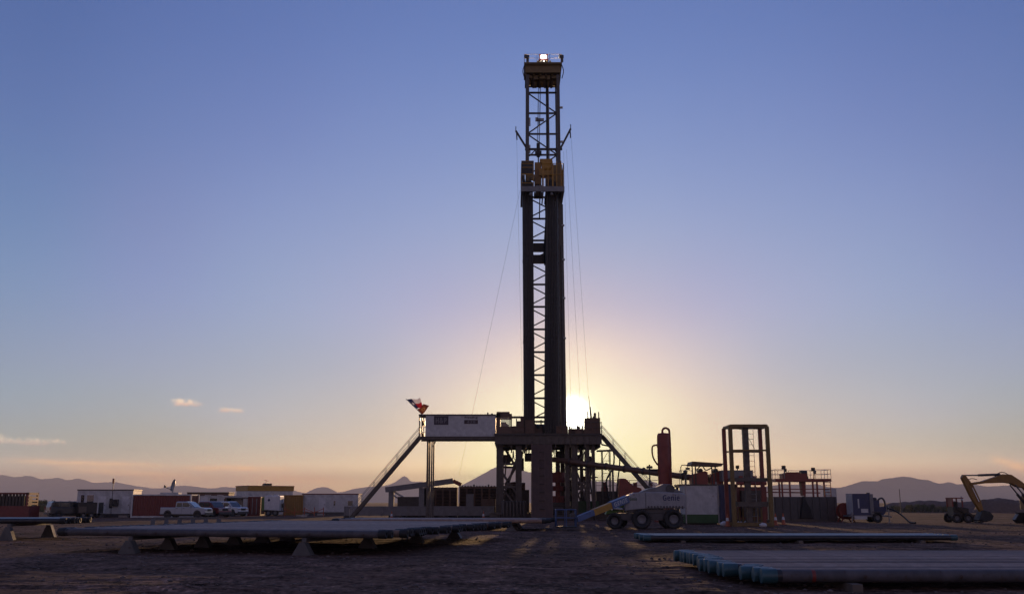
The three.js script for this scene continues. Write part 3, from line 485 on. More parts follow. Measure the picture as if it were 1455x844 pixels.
// blowout preventer under the floor
{
  const x = X(793, 690, 103), t = thing('blowout_preventer', 'dark red valve stack standing under the rig floor beside the ramp', 'valve stack', [x, 0, -103]);
  part('spool', G().rod(V(x, 0, -103), V(x, 4.8, -103), 0.28, 14), M.red, t);
  for (const [y, r, h] of [[0.9, 0.62, 0.6], [2.0, 0.66, 0.7], [3.1, 0.6, 0.5], [4.2, 0.75, 1.0]]) part('ram_body', G().rod(V(x, y - h / 2, -103), V(x, y + h / 2, -103), r, 16), M.red, t);
  for (const y of [0.9, 2.0, 3.1]) part('ram_cylinder', G().rod(V(x - 1.3, y, -103), V(x + 1.3, y, -103), 0.26, 12), M.darksteel, t);
  part('bell_nipple', G().rod(V(x, 4.7, -103), V(x, 6.9, -103), 0.24, 12), M.steel, t);
}
// machinery standing low under and round the substructure
function crate(name, label, category, px0, px1, pyTop, d, deep, mat, extra) {
  const x0 = XG(px0, d), x1 = XG(px1, d), h = Y(pyTop, d), t = thing(name, label, category, [(x0 + x1) / 2, 0, -d - deep / 2]);
  part('housing', G().span(x0, x1, 0.28, h, -d, -d - deep), mat, t);
  part('skid', G().span(x0 - 0.1, x1 + 0.1, 0, 0.26, -d + 0.05, -d - 0.35).span(x0 - 0.1, x1 + 0.1, 0, 0.26, -d - deep + 0.35, -d - deep - 0.05), M.darksteel, t);
  if (extra) extra(t, x0, x1, h, -d, -d - deep);
  return t;
}
const louvres = (t, x0, x1, h, z) => { const n = Math.max(3, Math.round((x1 - x0) / 0.9)); for (let k = 0; k < n; k++) { const a = x0 + (x1 - x0) * (k + 0.12) / n, b = x0 + (x1 - x0) * (k + 0.88) / n; const g = G(); for (let y = 0.6; y < h - 0.25; y += 0.16) g.box((a + b) / 2, y, z + 0.035, b - a, 0.1, 0.03, 0, 0, 0.5); part('louvre', g, M.darksteel, t); } };
crate('accumulator_unit', 'dark accumulator unit with bottles low under the left of the floor', 'accumulator', 712, 748, 712, 97.3, 1.6, M.darkgrey, (t, x0, x1, h, z) => { for (let k = 0; k < 7; k++) part('bottle', G().rod(V(x0 + 0.25 + k * 0.33, 0.4, z + 0.18), V(x0 + 0.25 + k * 0.33, h - 0.1, z + 0.18), 0.13, 10).ball(x0 + 0.25 + k * 0.33, h - 0.1, z + 0.18, 0.13), M.steel, t); });
crate('pump_skid', 'dark pump skid behind the accumulator under the rig floor', 'pump', 716, 752, 696, 104, 3, M.darksteel, (t, x0, x1, h, z) => { part('pump_drum', G().rod(V(x0 + 0.4, h + 0.25, z - 1), V(x1 - 0.4, h + 0.25, z - 1), 0.5, 16), M.hazebrown, t); part('pulley', G().rod(V(x0 + 0.2, h, z + 0.1), V(x0 + 0.4, h, z + 0.1), 0.6, 18), M.darksteel, t); });
crate('cellar_tank', 'low dark green tank under the right of the rig floor', 'tank', 812, 852, 712, 100, 2.4, M.green, (t, x0, x1, h, z) => { part('hatch', G().rod(V((x0 + x1) / 2, h, z - 1), V((x0 + x1) / 2, h + 0.3, z - 1), 0.5, 16), M.darksteel, t); part('pipework', G().path([V(x0 + 0.4, h, z - 0.3), V(x0 + 0.4, h + 1, z - 0.3), V(x0 + 1.2, h + 1.1, z - 0.3), V(x0 + 1.3, h + 0.1, z - 0.4)], 0.08, 20), M.steel, t); });
crate('choke_manifold', 'dark pipework skid between the rig ramp and right columns', 'manifold', 782, 808, 714, 99.3, 1.5, M.darksteel, (t, x0, x1, h, z) => { for (let k = 0; k < 4; k++) part('valve', G().rod(V(x0 + 0.3 + k * 0.42, h, z - 0.4), V(x0 + 0.3 + k * 0.42, h + 0.55, z - 0.4), 0.07, 8).rod(V(x0 + 0.3 + k * 0.42, h + 0.55, z - 0.4), V(x0 + 0.3 + k * 0.42, h + 0.6, z - 0.4), 0.22, 12), M.red, t); });
crate('service_box', 'low dark steel box with vents right of the rig ramp foot', 'box', 776, 800, 721, 96.2, 1.3, M.darkgrey, louvres);
crate('mud_tank', 'long dark mud tank behind the boom lift, right of the rig', 'tank', 848, 944, 698, 103, 3, M.darksteel, (t, x0, x1, h, z) => {
  part('railing', railing(G(), [V(x0, h, z), V(x1, h, z), V(x1, h, z - 2.9)], 1.1), M.steel, t);
  for (let k = 0; k < 4; k++) part('agitator', G().rod(V(x0 + 1 + k * 1.6, h, z - 1.4), V(x0 + 1 + k * 1.6, h + 0.9, z - 1.4), 0.22, 10).box(x0 + 1 + k * 1.6, h + 0.2, z - 1.4, 0.7, 0.4, 0.7), M.red, t);
});
{ // tapered mixing hopper
  const d = 92, h0 = Y(712, d), h1 = Y(680, d), t = thing('mud_hopper', 'rust red wedge shaped hopper behind the boom lift turret', 'hopper', [X(893, 700, d), 0, -d - 0.8]);
  part('chute', G().prism([[X(880, 700, d), h0], [X(912, 700, d), h0], [X(912, 700, d), Y(694, d)], [X(901, 690, d), Y(691, d)], [X(889, 680, d), h1], [X(881, 680, d), h1]], -d - 1.5, -d), M.red, t);
  for (const [px, z] of [[882, -d - 0.1], [910, -d - 0.1], [882, -d - 1.4], [910, -d - 1.4]]) part('leg', G().bar(V(XG(px, d), 0, z), V(XG(px, d), h0, z), 0.14), M.red, t);
}
{ // standpipe scaffold right of the floor
  const d = 100.5, t = thing('pipe_scaffold', 'slender braced scaffold with hoses right of the rig floor', 'scaffold', [X(864, 735, d), 0, -d]);
  const xs = [857, 868].map((p) => X(p, 690, d)), top = Y(640, d);
  for (const x of xs) for (const z of [-d, -d - 1.1]) part('post', G().rod(V(x, 0, z), V(x, top, z), 0.05, 6), M.steel, t);
  for (let k = 0; k < 5; k++) { const y = 0.8 + k * 1.25; part('brace', G().rod(V(xs[k % 2], y, -d), V(xs[1 - k % 2], y + 1.2, -d), 0.03, 6), M.steel, t); part('rung', G().rod(V(xs[0], y, -d), V(xs[1], y, -d), 0.03, 6), M.steel, t); }
  part('hose', G().path([V(xs[0] - 0.1, top + 0.6, -d + 0.1), V(xs[1] + 0.2, top + 0.2, -d + 0.1), V(xs[1] + 0.3, top - 1.6, -d + 0.1), V(xs[0] + 0.35, top - 3, -d + 0.15), V(xs[1] - 0.05, 1.2, -d + 0.1)], 0.08, 40, 8), M.rubber, t);
  part('hose', G().path([V(X(874, 640, d), 0.3, -d), V(X(876, 660, d), 3, -d), V(X(880, 640, d), 6.2, -d), V(X(872, 632, d), 7.2, -d - 1)], 0.07, 30, 8), M.rubber, t);
  part('cap_pipe', G().rod(V(X(848, 640, d), Y(641, d), -d), V(X(872, 640, d), Y(640, d), -d), 0.1, 8), M.steel, t);
}
// mud return line from the rig to the shakers
{
  const a = P(786, 653, 99), b = P(1000, 681, 90), t = thing('mud_flow_line', 'long thick pipe running slightly downhill from rig to shaker skid', 'pipe', [a.x, 0, a.z]);
  part('pipe', G().rod(a, b, 0.27, 18), M.hazebrown, t);
  for (let k = 1; k < 8; k++) { const q = a.clone().lerp(b, k / 8), d = b.clone().sub(a).normalize().multiplyScalar(0.06); part('flange', G().rod(q.clone().sub(d), q.clone().add(d), 0.36, 18), M.steel, t); }
  for (const k of [0.42, 0.93]) { const q = a.clone().lerp(b, k); part('stand', G().rod(V(q.x, 0, q.z), V(q.x, q.y - 0.2, q.z), 0.09, 8), M.steel, t); }
}
stairs('rig_stairs', 'steel stairs with handrails descending right from the rig floor', V(8.95, floorTop - 0.15, -99), P(934, 693, 97).setY(0.05).add(V(1.5, 0, 1)), 0.95);
stairs('rig_stairs', 'long steel stairs with handrails descending left from the cabin porch', P(597, 621, 99), V(XG(497, 99), 0.05, -99), 0.95);

const font = await new FontLoader().loadAsync('fonts/droid/droid_sans_bold.typeface.json');
function letters(name, text, x0, x1, y0, y1, z, mat, parent, m) {  // raised lettering filling a box on a wall facing the viewer
  const g = new TextGeometry(text, { font, size: 1, depth: 0.02, curveSegments: 3, bevelEnabled: false }); g.computeBoundingBox(); const b = g.boundingBox;
  g.translate(-b.min.x, -b.min.y, 0); g.scale((x1 - x0) / (b.max.x - b.min.x), (y1 - y0) / (b.max.y - b.min.y), 1); g.translate(x0, y0, z); if (m) g.applyMatrix4(m);
  return part(name, metreUV(g), mat, parent);
}
// ───────── raised driller's cabin on posts ─────────
function canvasTex(w, h, draw) { const c = document.createElement('canvas'); c.width = w; c.height = h; const k = c.getContext('2d'); draw(k, w, h); const t = new THREE.CanvasTexture(c); t.colorSpace = THREE.SRGBColorSpace; return t; }
{
  const d = 98, x0 = X(604.5, 610, d), x1 = X(704, 610, d), y0 = Y(622.5, d), y1 = Y(589, d), z0 = -d, z1 = -d - 2.9, xp = X(595, 610, d), xe = X(727.5, 610, d);
  const t = thing('raised_cabin', 'pale grey raised cabin with lettered signs on tall posts', 'cabin', [(x0 + x1) / 2, 0, -d - 1.4]);
  const wall = part('wall', G().span(x0, x1, y0 + 0.16, y1 - 0.1, z0, z1), M.offwhite, t);
  for (let k = 1; k < 8; k++) part('panel_seam', G().span(x0 + (x1 - x0) * k / 8 - 0.02, x0 + (x1 - x0) * k / 8 + 0.02, y0 + 0.2, y1 - 0.14, z0 + 0.012, z0), M.offwhite, wall);
  part('roof', G().span(xp - 0.05, x1 + 0.02, y1 - 0.1, y1 + 0.02, z0 + 0.08, z1 - 0.08), M.darkgrey, t);
  part('floor_frame', G().beam(V(xp, y0, z0 - 0.1), V(x1, y0, z0 - 0.1), 0.24, 0.32, 0.05).beam(V(xp, y0, z1 + 0.1), V(x1, y0, z1 + 0.1), 0.24, 0.32, 0.05).span(xp, x0, y0 + 0.1, y0 + 0.16, z0 - 0.2, z1 + 0.2), M.steel, t);
  part('porch_frame', G().bar(V(xp + 0.05, y0 + 0.16, z0 - 0.08), V(xp + 0.05, y1 - 0.1, z0 - 0.08), 0.12).bar(V(xp + 0.05, y0 + 0.16, z1 + 0.08), V(xp + 0.05, y1 - 0.1, z1 + 0.08), 0.12).bar(V(xp + 0.45, y0 + 0.16, z0 - 0.08), V(xp + 0.45, y1 - 0.1, z0 - 0.08), 0.06), M.steel, t);
  part('porch_box', G().span(xp + 0.12, xp + 0.4, y1 - 0.95, y1 - 0.45, z1 + 0.3, z1 + 0.9).span(xp + 0.15, xp + 0.35, y0 + 0.2, y0 + 0.62, z1 + 0.4, z1 + 1), M.ochre, t);
  part('porch_railing', railing(G(), [V(xp + 0.08, y0 + 0.16, z1 + 0.06), V(x0, y0 + 0.16, z1 + 0.06)], 1.1), M.galv, t);
  const door = part('door', G().span(x0 - 0.05, x0 - 0.001, y0 + 0.2, y0 + 2.1, z0 - 0.6, z0 - 1.5), M.grey, t); part('handle', G().rod(V(x0 - 0.09, y0 + 1.1, z0 - 0.75), V(x0 - 0.09, y0 + 1.25, z0 - 0.75), 0.02, 6), M.chrome, door);
  for (const [px, w] of [[607, 0.2], [613, 0.15]]) for (const z of [z0 - 0.3, z1 + 0.3]) part('post', G().bar(V(X(px, 660, d), 0, z), V(X(px, 660, d), y0 - 0.1, z), w), M.steel, t);
  part('knee_brace', G().path([V(X(613, 640, d), Y(636, d), z0 - 0.3), V(X(617, 630, d), Y(630, d), z0 - 0.3), V(X(619, 630, d), y0 - 0.15, z0 - 0.3)], 0.05, 12), M.steel, t);
  part('foot_plate', G().span(X(603, 700, d), X(617, 700, d), 0, 0.12, z0 + 0.1, z1 - 0.1), M.steel, t);
  part('roof_lamp', G().rod(V(X(693, 588, d), y1, z0 - 0.2), V(X(693, 588, d), y1 + 0.22, z0 - 0.2), 0.07, 8).rod(V(X(699, 588, d), y1, z0 - 0.2), V(X(699, 588, d), y1 + 0.12, z0 - 0.2), 0.1, 8), M.darkgrey, t);
  const navy = paint('navy panel', 0.028, 0.02, 0.045, 0.5), plum = paint('plum panel', 0.04, 0.016, 0.026, 0.5), letterGrey = paint('grey lettering', 0.19, 0.18, 0.2, 0.6);
  const lg = part('logo_sign', G().span(X(616.5, 597, d), X(637, 597, d), Y(603.6, d), Y(591.2, d), z0 + 0.03, z0 + 0.002), navy, t); letters('lettering', 'H&P', X(619, 597, d), X(634.5, 597, d), Y(601.4, d), Y(593.6, d), z0 + 0.031, letterGrey, lg);
  letters('name_lettering', 'FlexRig', X(660, 597, d), X(678.5, 597, d), Y(595.6, d), Y(591.6, d), z0 + 0.003, navy, t);
  const nb = part('number_sign', G().span(X(659.5, 600, d), X(679, 600, d), Y(602.3, d), Y(596.8, d), z0 + 0.03, z0 + 0.002), plum, t); letters('lettering', '428', X(663, 600, d), X(675.5, 600, d), Y(601.4, d), Y(597.8, d), z0 + 0.031, letterGrey, nb);
  // the glazed end beside the rig floor
  const c = thing('control_booth', 'brown glazed control booth joined to the right of the raised cabin', 'booth', [(x1 + xe) / 2, 0, -d - 1.4]), yt = Y(585, d), xa = x1 + 0.05;
  part('wall', G().span(xa, xe, y0 + 0.05, Y(606, d), z0, z1).span(xa, xa + 0.42, Y(606, d), yt - 0.2, z0, z1).span(xa, xe, Y(593, d), yt - 0.2, z0, z1).span(xe - 0.22, xe - 0.14, Y(606, d), Y(593, d), z0, z0 - 0.1).span(xe - 0.08, xe, Y(606, d), Y(593, d), z0, z0 - 0.1).span(xe - 0.1, xe, Y(606, d), Y(593, d), z1 + 0.1, z1), M.hazebrown, c);
  part('roof', G().span(xa + 0.05, xe - 0.22, yt - 0.2, yt, z0 - 0.1, z1 + 0.1), M.hazebrown, c);
  part('pane', G().span(xa + 0.42, xe - 0.22, Y(606, d), Y(593, d), z0 - 0.05, z0 - 0.052), M.pane, c); part('pane', G().span(xa + 0.42, xe - 0.1, Y(606, d), Y(593, d), z1 + 0.052, z1 + 0.05), M.pane, c);
  part('console', G().span(xa + 0.5, xa + 1.0, Y(606, d), Y(599, d), z0 - 0.8, z0 - 1.5).box(xa + 0.95, Y(603, d), z0 - 1.2, 0.6, 0.35, 0.4, 0, -0.5), M.darkgrey, c);
  for (const x of [xa + 0.25, xe - 0.25]) part('post', G().bar(V(x, floorLow - 0.2, z0 - 0.4), V(x, y0 + 0.05, z0 - 0.4), 0.22), M.steel, c);
  // flagpole and flags
  const pa = P(601.5, 591, d - 0.2), pb = P(577.2, 567.5, d - 0.2);
  single('flagpole', G().rod(pa, pb, 0.035, 8, 0.025).ball(pb.x, pb.y, pb.z, 0.06), M.galv, 'thin flagpole leaning left from the corner of the cabin roof', 'flagpole', [pa.x, pa.y, pa.z]);
  const flag = (label, k0, k1, tip0, tip1, tex, seedW) => {
    const nu = 16, nv = 8, p = [], uv = [], idx = [], a0 = pb.clone().lerp(pa, k0), a1 = pb.clone().lerp(pa, k1);
    for (let j = 0; j <= nv; j++) for (let i = 0; i <= nu; i++) {
      const u = i / nu, v = j / nv, h = a0.clone().lerp(a1, v), e = tip0.clone().lerp(tip1, v), q = h.lerp(e, u);
      q.z += 0.22 * u * Math.sin(u * 7 + v * 2 + seedW); q.y += 0.1 * Math.sin(u * 6 + seedW) * u; p.push(q.x, q.y, q.z); uv.push(u, 1 - v);
      if (i && j) { const n = j * (nu + 1) + i; idx.push(n - nu - 2, n - 1, n - nu - 1, n - nu - 1, n - 1, n); }
    }
    const g = new THREE.BufferGeometry(); g.setAttribute('position', new THREE.Float32BufferAttribute(p, 3)); g.setAttribute('uv', new THREE.Float32BufferAttribute(uv, 2)); g.setIndex(idx); g.computeVertexNormals();
    const m = new THREE.MeshPhysicalMaterial({ map: tex, roughness: 0.95, transmission: 0.55, thickness: 0, side: THREE.DoubleSide }); m.name = 'flag cloth';
    single('flag', g, m, label, 'flag', [a1.x, a1.y, a1.z], 'flags on the leaning pole');
  };
  flag('flag with blue hoist, white over red, at the pole tip', 0.02, 0.58, P(597, 565.5, d), P(600.5, 578, d), canvasTex(256, 170, (k, w, h) => {
    k.fillStyle = '#e8e4e2'; k.fillRect(0, 0, w, h); k.fillStyle = '#b81f2e'; k.fillRect(0, h / 2, w, h / 2); k.fillStyle = '#22264e'; k.fillRect(0, 0, w * 0.36, h); k.fillStyle = '#e8e4e2'; k.beginPath();
    for (let i = 0; i < 10; i++) { const r = i % 2 ? 14 : 34, a = -Math.PI / 2 + i * Math.PI / 5; k.lineTo(w * 0.18 + r * Math.cos(a), h / 2 + r * Math.sin(a)); } k.fill(); }), 0.5);
  flag('smaller orange brown flag nearest the roof on the leaning pole', 0.62, 0.93, P(602, 575.5, d), P(609.5, 577.5, d), canvasTex(256, 170, (k, w, h) => { k.fillStyle = '#7a3f22'; k.fillRect(0, 0, w, h); k.fillStyle = '#b98752'; k.beginPath(); k.ellipse(w * 0.5, h * 0.55, 52, 40, 0, 0, 7); k.fill(); k.fillStyle = '#7a3f22'; k.beginPath(); k.ellipse(w * 0.5, h * 0.55, 34, 24, 0, 0, 7); k.fill(); }), 2.1);
}
// catwalk: low grey deck with the raised pipe trough on it
{
  const d = 105, x0 = XG(488, d), x1 = XG(702, d), h = Y(719.5, d), t = thing('catwalk', 'long low grey catwalk deck below the raised cabin', 'catwalk', [(x0 + x1) / 2, 0, -d - 1]);
  part('side_beam', G().span(x0, x1, 0.35, h, -d, -d - 0.12), M.grey, t); part('side_beam', G().span(x0, x1, 0.35, h, -d - 1.9, -d - 2.02), M.grey, t); part('deck', G().span(x0, x1, h - 0.06, h - 0.005, -d - 0.12, -d - 1.9), M.grey, t);
  for (let k = 0; k <= 12; k++) part('rib', G().span(x0 + (x1 - x0 - 0.14) * k / 12, x0 + (x1 - x0 - 0.14) * k / 12 + 0.14, 0.3, h - 0.05, -d + 0.06, -d), M.grey, t);
  for (const k of [0.03, 0.35, 0.66, 0.97]) part('foot', G().span(x0 + (x1 - x0) * k - 0.5, x0 + (x1 - x0) * k + 0.5, 0, 0.36, -d + 0.02, -d - 2.05), M.darksteel, t);
  const e = 108, tr = thing('pipe_handler', 'grey hydraulic pipe handler with sloping trough behind the catwalk', 'pipe handler', [X(600, 720, e), 0, -e - 0.6]);
  const a = P(548, 696, e), b = P(644, 683.5, e);
  part('trough', G().bar(a, b, 1.2, 0.55), M.grey, tr); part('trough_nose', G().bar(b, P(655, 689, e), 1.1, 0.4), M.red, tr);
  part('base_frame', G().span(a.x + 0.4, X(650, 720, e), 0.5, 0.95, -e + 0.5, -e - 0.6).span(a.x + 0.4, X(650, 720, e), 0, 0.5, -e + 0.3, -e - 0.4), M.steel, tr);
  for (const [px, w] of [[556, 0.55], [601, 0.85], [607, 0.6]]) part('upright', G().span(X(px, 710, e) - w / 2, X(px, 710, e) + w / 2, 0.9, Y(698 - (px - 556) * 0.1, e), -e + 0.4, -e - 0.4), M.grey, tr);
  for (const [p0, q0, p1, q1] of [[560, 699, 582, 712], [556, 702, 576, 715]]) part('cylinder', G().rod(P(p0, q0, e - 0.2), P(p1, q1, e - 0.2), 0.09, 8), M.chrome, tr);
  part('engine_box', G().span(X(565, 710, e), X(596, 710, e), 0.9, Y(706, e), -e + 0.3, -e - 0.6), M.darksteel, tr);
}
{ // generator houses behind the catwalk
  const bumps = (t, x0, x1, h, z) => { for (let k = 0; k < 12; k++) part('exhaust', G().rod(V(x0 + 0.3 + (x1 - x0 - 0.6) * k / 11, h, z - 0.8), V(x0 + 0.3 + (x1 - x0 - 0.6) * k / 11, h + 0.12 + (k % 5 === 4 ? 0.12 : 0), z - 0.8), 0.1, 8), M.darksteel, t); louvres(t, x0, x1, h, z); };
  crate('generator_house', 'long dark brown generator house behind the catwalk, nearest the rig', 'generator', 652, 706, 691.5, 113, 2.6, M.hazebrown, bumps);
  crate('generator_house', 'dark brown generator house behind the sloping pipe handler', 'generator', 608, 649, 692.5, 114, 2.6, M.hazebrown, louvres);
  crate('electric_panel', 'grey electric cabinet standing between catwalk and rig column', 'cabinet', 662, 672, 702, 107.5, 0.8, M.grey, (t, x0, x1, h, z) => part('door', G().span(x0 + 0.06, x1 - 0.06, 0.4, h - 0.1, z + 0.03, z + 0.002), M.grey, t));
  crate('cable_rack', 'low brown rack of coiled cable at the foot of the rig column', 'rack', 684, 704, 709, 107.2, 1, M.hazebrown);
}

// ───────── right of the rig: boom lift ─────────
const wheelGeo = (r, w, n = 28) => { const g = G().lathe([[r * 0.5, -w / 2], [r * 0.88, -w / 2], [r * 0.97, -w * 0.4], [r, -w * 0.25], [r, w * 0.25], [r * 0.97, w * 0.4], [r * 0.88, w / 2], [r * 0.5, w / 2], [r * 0.5, -w / 2]], new THREE.Matrix4().makeRotationX(Math.PI / 2), n); for (let k = 0; k < n; k++) { const a = (k / n) * 6.283; g.box(Math.cos(a) * r, Math.sin(a) * r, (k % 2 ? 1 : -1) * w * 0.2, 0.05 * r * 2, r * 0.09, w * 0.5, 0, a); } return g; };
const rimGeo = (r, w) => G().lathe([[0, -w * 0.3], [r * 0.3, -w * 0.3], [r * 0.34, -w * 0.42], [r * 0.5, -w * 0.42], [r * 0.52, 0], [r * 0.5, w * 0.42], [r * 0.34, w * 0.42], [r * 0.3, w * 0.3], [0, w * 0.3]], new THREE.Matrix4().makeRotationX(Math.PI / 2), 20);
function wheel(t, x, y, z, r, w, rim, tyreMat = M.rubber) { const tg = wheelGeo(r, w).build().translate(x, y, z), a = part('wheel', tg, tyreMat, t); part('rim', rimGeo(r, w).build().translate(x, y, z), rim, a); return a; }
{
  const d = 66, t = thing('boom_lift', 'white telescopic boom lift with lettered counterweight and lowered boom', 'boom lift', [XG(915, d), 0, -d - 1.2]), x = (px, py = 720, e = d) => X(px, py, e);
  // chassis on four wheels
  part('chassis', G().span(x(880), x(958), 0.55, 1.0, -d - 0.3, -d - 2.1).span(x(905), x(945), 1.0, 1.35, -d - 0.6, -d - 1.8), M.darkgrey, t);
  for (const [px, z, r] of [[873, -d - 0.1, 0.5], [911, -d + 0.1, 0.62], [957, -d - 0.1, 0.62], [886, -d - 2.3, 0.5], [956, -d - 2.4, 0.6]]) wheel(t, x(px), r, z, r, 0.42, M.grey);
  // turret and counterweight
  const y = (py, e = d) => Y(py, e);
  const tur = part('counterweight', G().prism([[x(918), y(723)], [x(976), y(722)], [x(977), y(703)], [x(970), y(700.5)], [x(945), y(699)], [x(918), y(699)]], -d - 2.3, -d - 0.15, 'z', 0.08), M.lift, t);
  for (let k = 0; k < 12; k++) part('louvre', G().span(x(921 + k * 4.4), x(923.4 + k * 4.4), y(723.5), y(719), -d - 0.13, -d - 0.2), M.darkgrey, tur);
  part('engine_cover', G().prism([[x(888), y(726)], [x(918), y(723)], [x(918), y(699)], [x(903), y(700)], [x(889), y(706)]], -d - 2.0, -d - 0.1, 'z', 0.06), M.lift, t);
  part('turret_deck', G().prism([[x(913), y(699)], [x(975), y(700)], [x(962), y(694)], [x(955), y(688)], [x(946), y(687.5)], [x(936), y(692)], [x(924), y(694)]], -d - 1.9, -d - 0.5, 'z', 0.05), M.grey, t);
  part('pivot_housing', G().rod(V(x(955), y(695), -d - 0.45), V(x(955), y(695), -d - 1.95), 0.3, 16), M.darkgrey, t);
  part('under_guard', G().span(x(893), x(966), y(729), y(724), -d - 0.3, -d - 2.0), M.darkgrey, t);
  // the boom, resting low towards the left
  const a = V(x(892, 712), y(709), -d - 0.25), e = V(X(819, 738, d - 2), Y(738, d - 2), -d + 2), c = (k) => a.clone().lerp(e, k);
  const boom = part('boom', G().bar(c(0), c(0.34), 0.42, 0.46), M.skyblue, t); part('boom_section', G().bar(c(0.34), c(0.68), 0.36, 0.4), M.yellow, boom); part('boom_section', G().bar(c(0.68), c(1), 0.32, 0.34), M.skyblue, boom);
  part('boom_cover', G().prism([[x(862), y(731)], [x(890), y(726)], [x(890), y(713)], [x(866), y(722)]], -d - 1.5, -d - 0.6), M.brightgreen, t);
  part('lift_cylinder', G().rod(V(x(902), y(724), -d - 0.7), c(0.3).add(V(0, -0.25, -0.3)), 0.1, 10), M.chrome, t);
  const pl = part('basket', G().span(e.x - 1.3, e.x - 0.05, 0.14, 0.22, e.z - 0.9, e.z + 0.9), M.rubber, t);
  part('basket_rail', (() => { const g = G(), q = [V(e.x - 1.3, 0.2, e.z - 0.9), V(e.x - 1.3, 0.2, e.z + 0.9), V(e.x - 0.05, 0.2, e.z + 0.9), V(e.x - 0.05, 0.2, e.z - 0.9), V(e.x - 1.3, 0.2, e.z - 0.9)]; return railing(g, q, 1.05, 0.03, 0.6); })(), M.skyblue, pl);
  part('control_box', G().box(e.x - 0.25, 0.85, e.z, 0.3, 0.3, 0.7), M.darkgrey, pl);
  const ink = paint('blue lettering', 0.02, 0.035, 0.12, 0.5), inkGreen = paint('green lettering', 0.03, 0.09, 0.04, 0.5), pale = paint('pale lettering', 0.5, 0.55, 0.6, 0.5);
  letters('lettering', 'Genie', x(943), x(967), y(711.5), y(703), -d - 0.155, ink, tur); letters('lettering', 'Genie', x(895.5), x(906), y(711.5), y(706.5), -d - 0.105, inkGreen, t);
  { const b = c(0.04), f = c(0.3), n = b.clone().sub(f), L = n.length(), ux = n.normalize(), uz = ux.clone().cross(V(0, 1, 0)).normalize(), uy = uz.clone().cross(ux); letters('lettering', 'GENIE', 0, L, -0.14, 0.14, 0.205, pale, boom, new THREE.Matrix4().makeBasis(ux, uy, uz).setPosition(f)); }
}
// mud gas separator
{
  const d = 89, xc = X(943.5, 650, d), r = 0.56, t = thing('gas_separator', 'tall rust red vertical vessel with gooseneck pipe behind the boom lift', 'vessel', [xc, 0, -d]), top = Y(615, d);
  part('vessel', G().lathe([[0, 0.8], [r, 0.9], [r, top - 0.25], [r * 0.8, top - 0.05], [0, top]], new THREE.Matrix4().setPosition(xc, 0, -d), 28), M.red, t);
  for (const y of [2.4, 4.4, 6.6]) part('ring', G().lathe([[r, -0.05], [r + 0.05, -0.05], [r + 0.05, 0.05], [r, 0.05]], new THREE.Matrix4().setPosition(xc, y, -d), 28), M.red, t);
  part('gooseneck', G().path([V(xc - 0.05, top - 0.2, -d + 0.1), V(xc - 0.05, top + 0.25, -d + 0.1), V(xc + 0.2, top + 0.42, -d + 0.1), V(xc + 0.5, top + 0.28, -d + 0.1), V(xc + 0.56, top - 0.3, -d + 0.1), V(xc + 0.56, 4, -d + 0.15), V(xc + 0.56, 1, -d + 0.15)], 0.1, 60, 10), M.red, t);
  part('side_hose', G().path([V(xc - 0.5, Y(632, d), -d), V(xc - 0.95, Y(634, d), -d), V(xc - 1.02, Y(642, d), -d), V(xc - 0.9, Y(652, d), -d), V(xc - 0.55, Y(661, d), -d)], 0.075, 30, 8), M.red, t);
  for (const [a, b] of [[-0.4, -0.4], [0.4, -0.4], [-0.4, 0.4], [0.4, 0.4]]) part('leg', G().bar(V(xc + a, 0, -d + b), V(xc + a, 1.2, -d + b), 0.12), M.red, t);
  part('skid', G().span(xc - 0.9, xc + 0.9, 0, 0.16, -d - 0.8, -d + 0.8), M.red, t);
  part('valve', G().rod(V(xc - 1.3, Y(668, d), -d), V(xc - 0.5, Y(668, d), -d), 0.09, 8).rod(V(xc - 1.3, Y(690, d), -d), V(xc - 1.3, Y(660, d), -d), 0.07, 8).box(xc - 1.3, Y(664, d), -d, 0.5, 0.2, 0.3), M.darksteel, t);
}
// white and green tank with the shaker house over it
{
  const d = 79, x0 = XG(976, d), x1 = XG(1022, d), h = Y(690, d), g1 = Y(731, d), t = thing('water_tank', 'white square tank with dark green base band beside the boom lift', 'tank', [(x0 + x1) / 2, 0, -d - 1.4]);
  part('shell', G().span(x0, x1, g1, h, -d, -d - 2.8), M.offwhite, t); part('base_band', G().span(x0 - 0.01, x1 + 0.01, 0.12, g1, -d + 0.012, -d - 2.81), M.green, t); part('foot', G().span(x0 + 0.1, x1 - 0.1, 0, 0.12, -d - 0.2, -d - 2.6), M.darksteel, t);
  for (const x of [x0 - 0.05, x1 - 0.03]) part('corner_post', G().span(x, x + 0.08, 0.1, h + 0.05, -d + 0.05, -d - 0.03), M.galv, t);
  part('rim', G().span(x0 - 0.04, x1 + 0.04, h, h + 0.08, -d + 0.04, -d - 2.84), M.steel, t);
  part('ladder', (() => { const g = G(), x = x1 + 0.08; for (const o of [0, -0.4]) g.rod(V(x, 0.1, -d - 0.6 + o), V(x, h + 0.3, -d - 0.6 + o), 0.025, 6); for (let y = 0.4; y < h; y += 0.3) g.rod(V(x, y, -d - 0.6), V(x, y, -d - 1), 0.018, 5); return g; })(), M.galv, t);
}
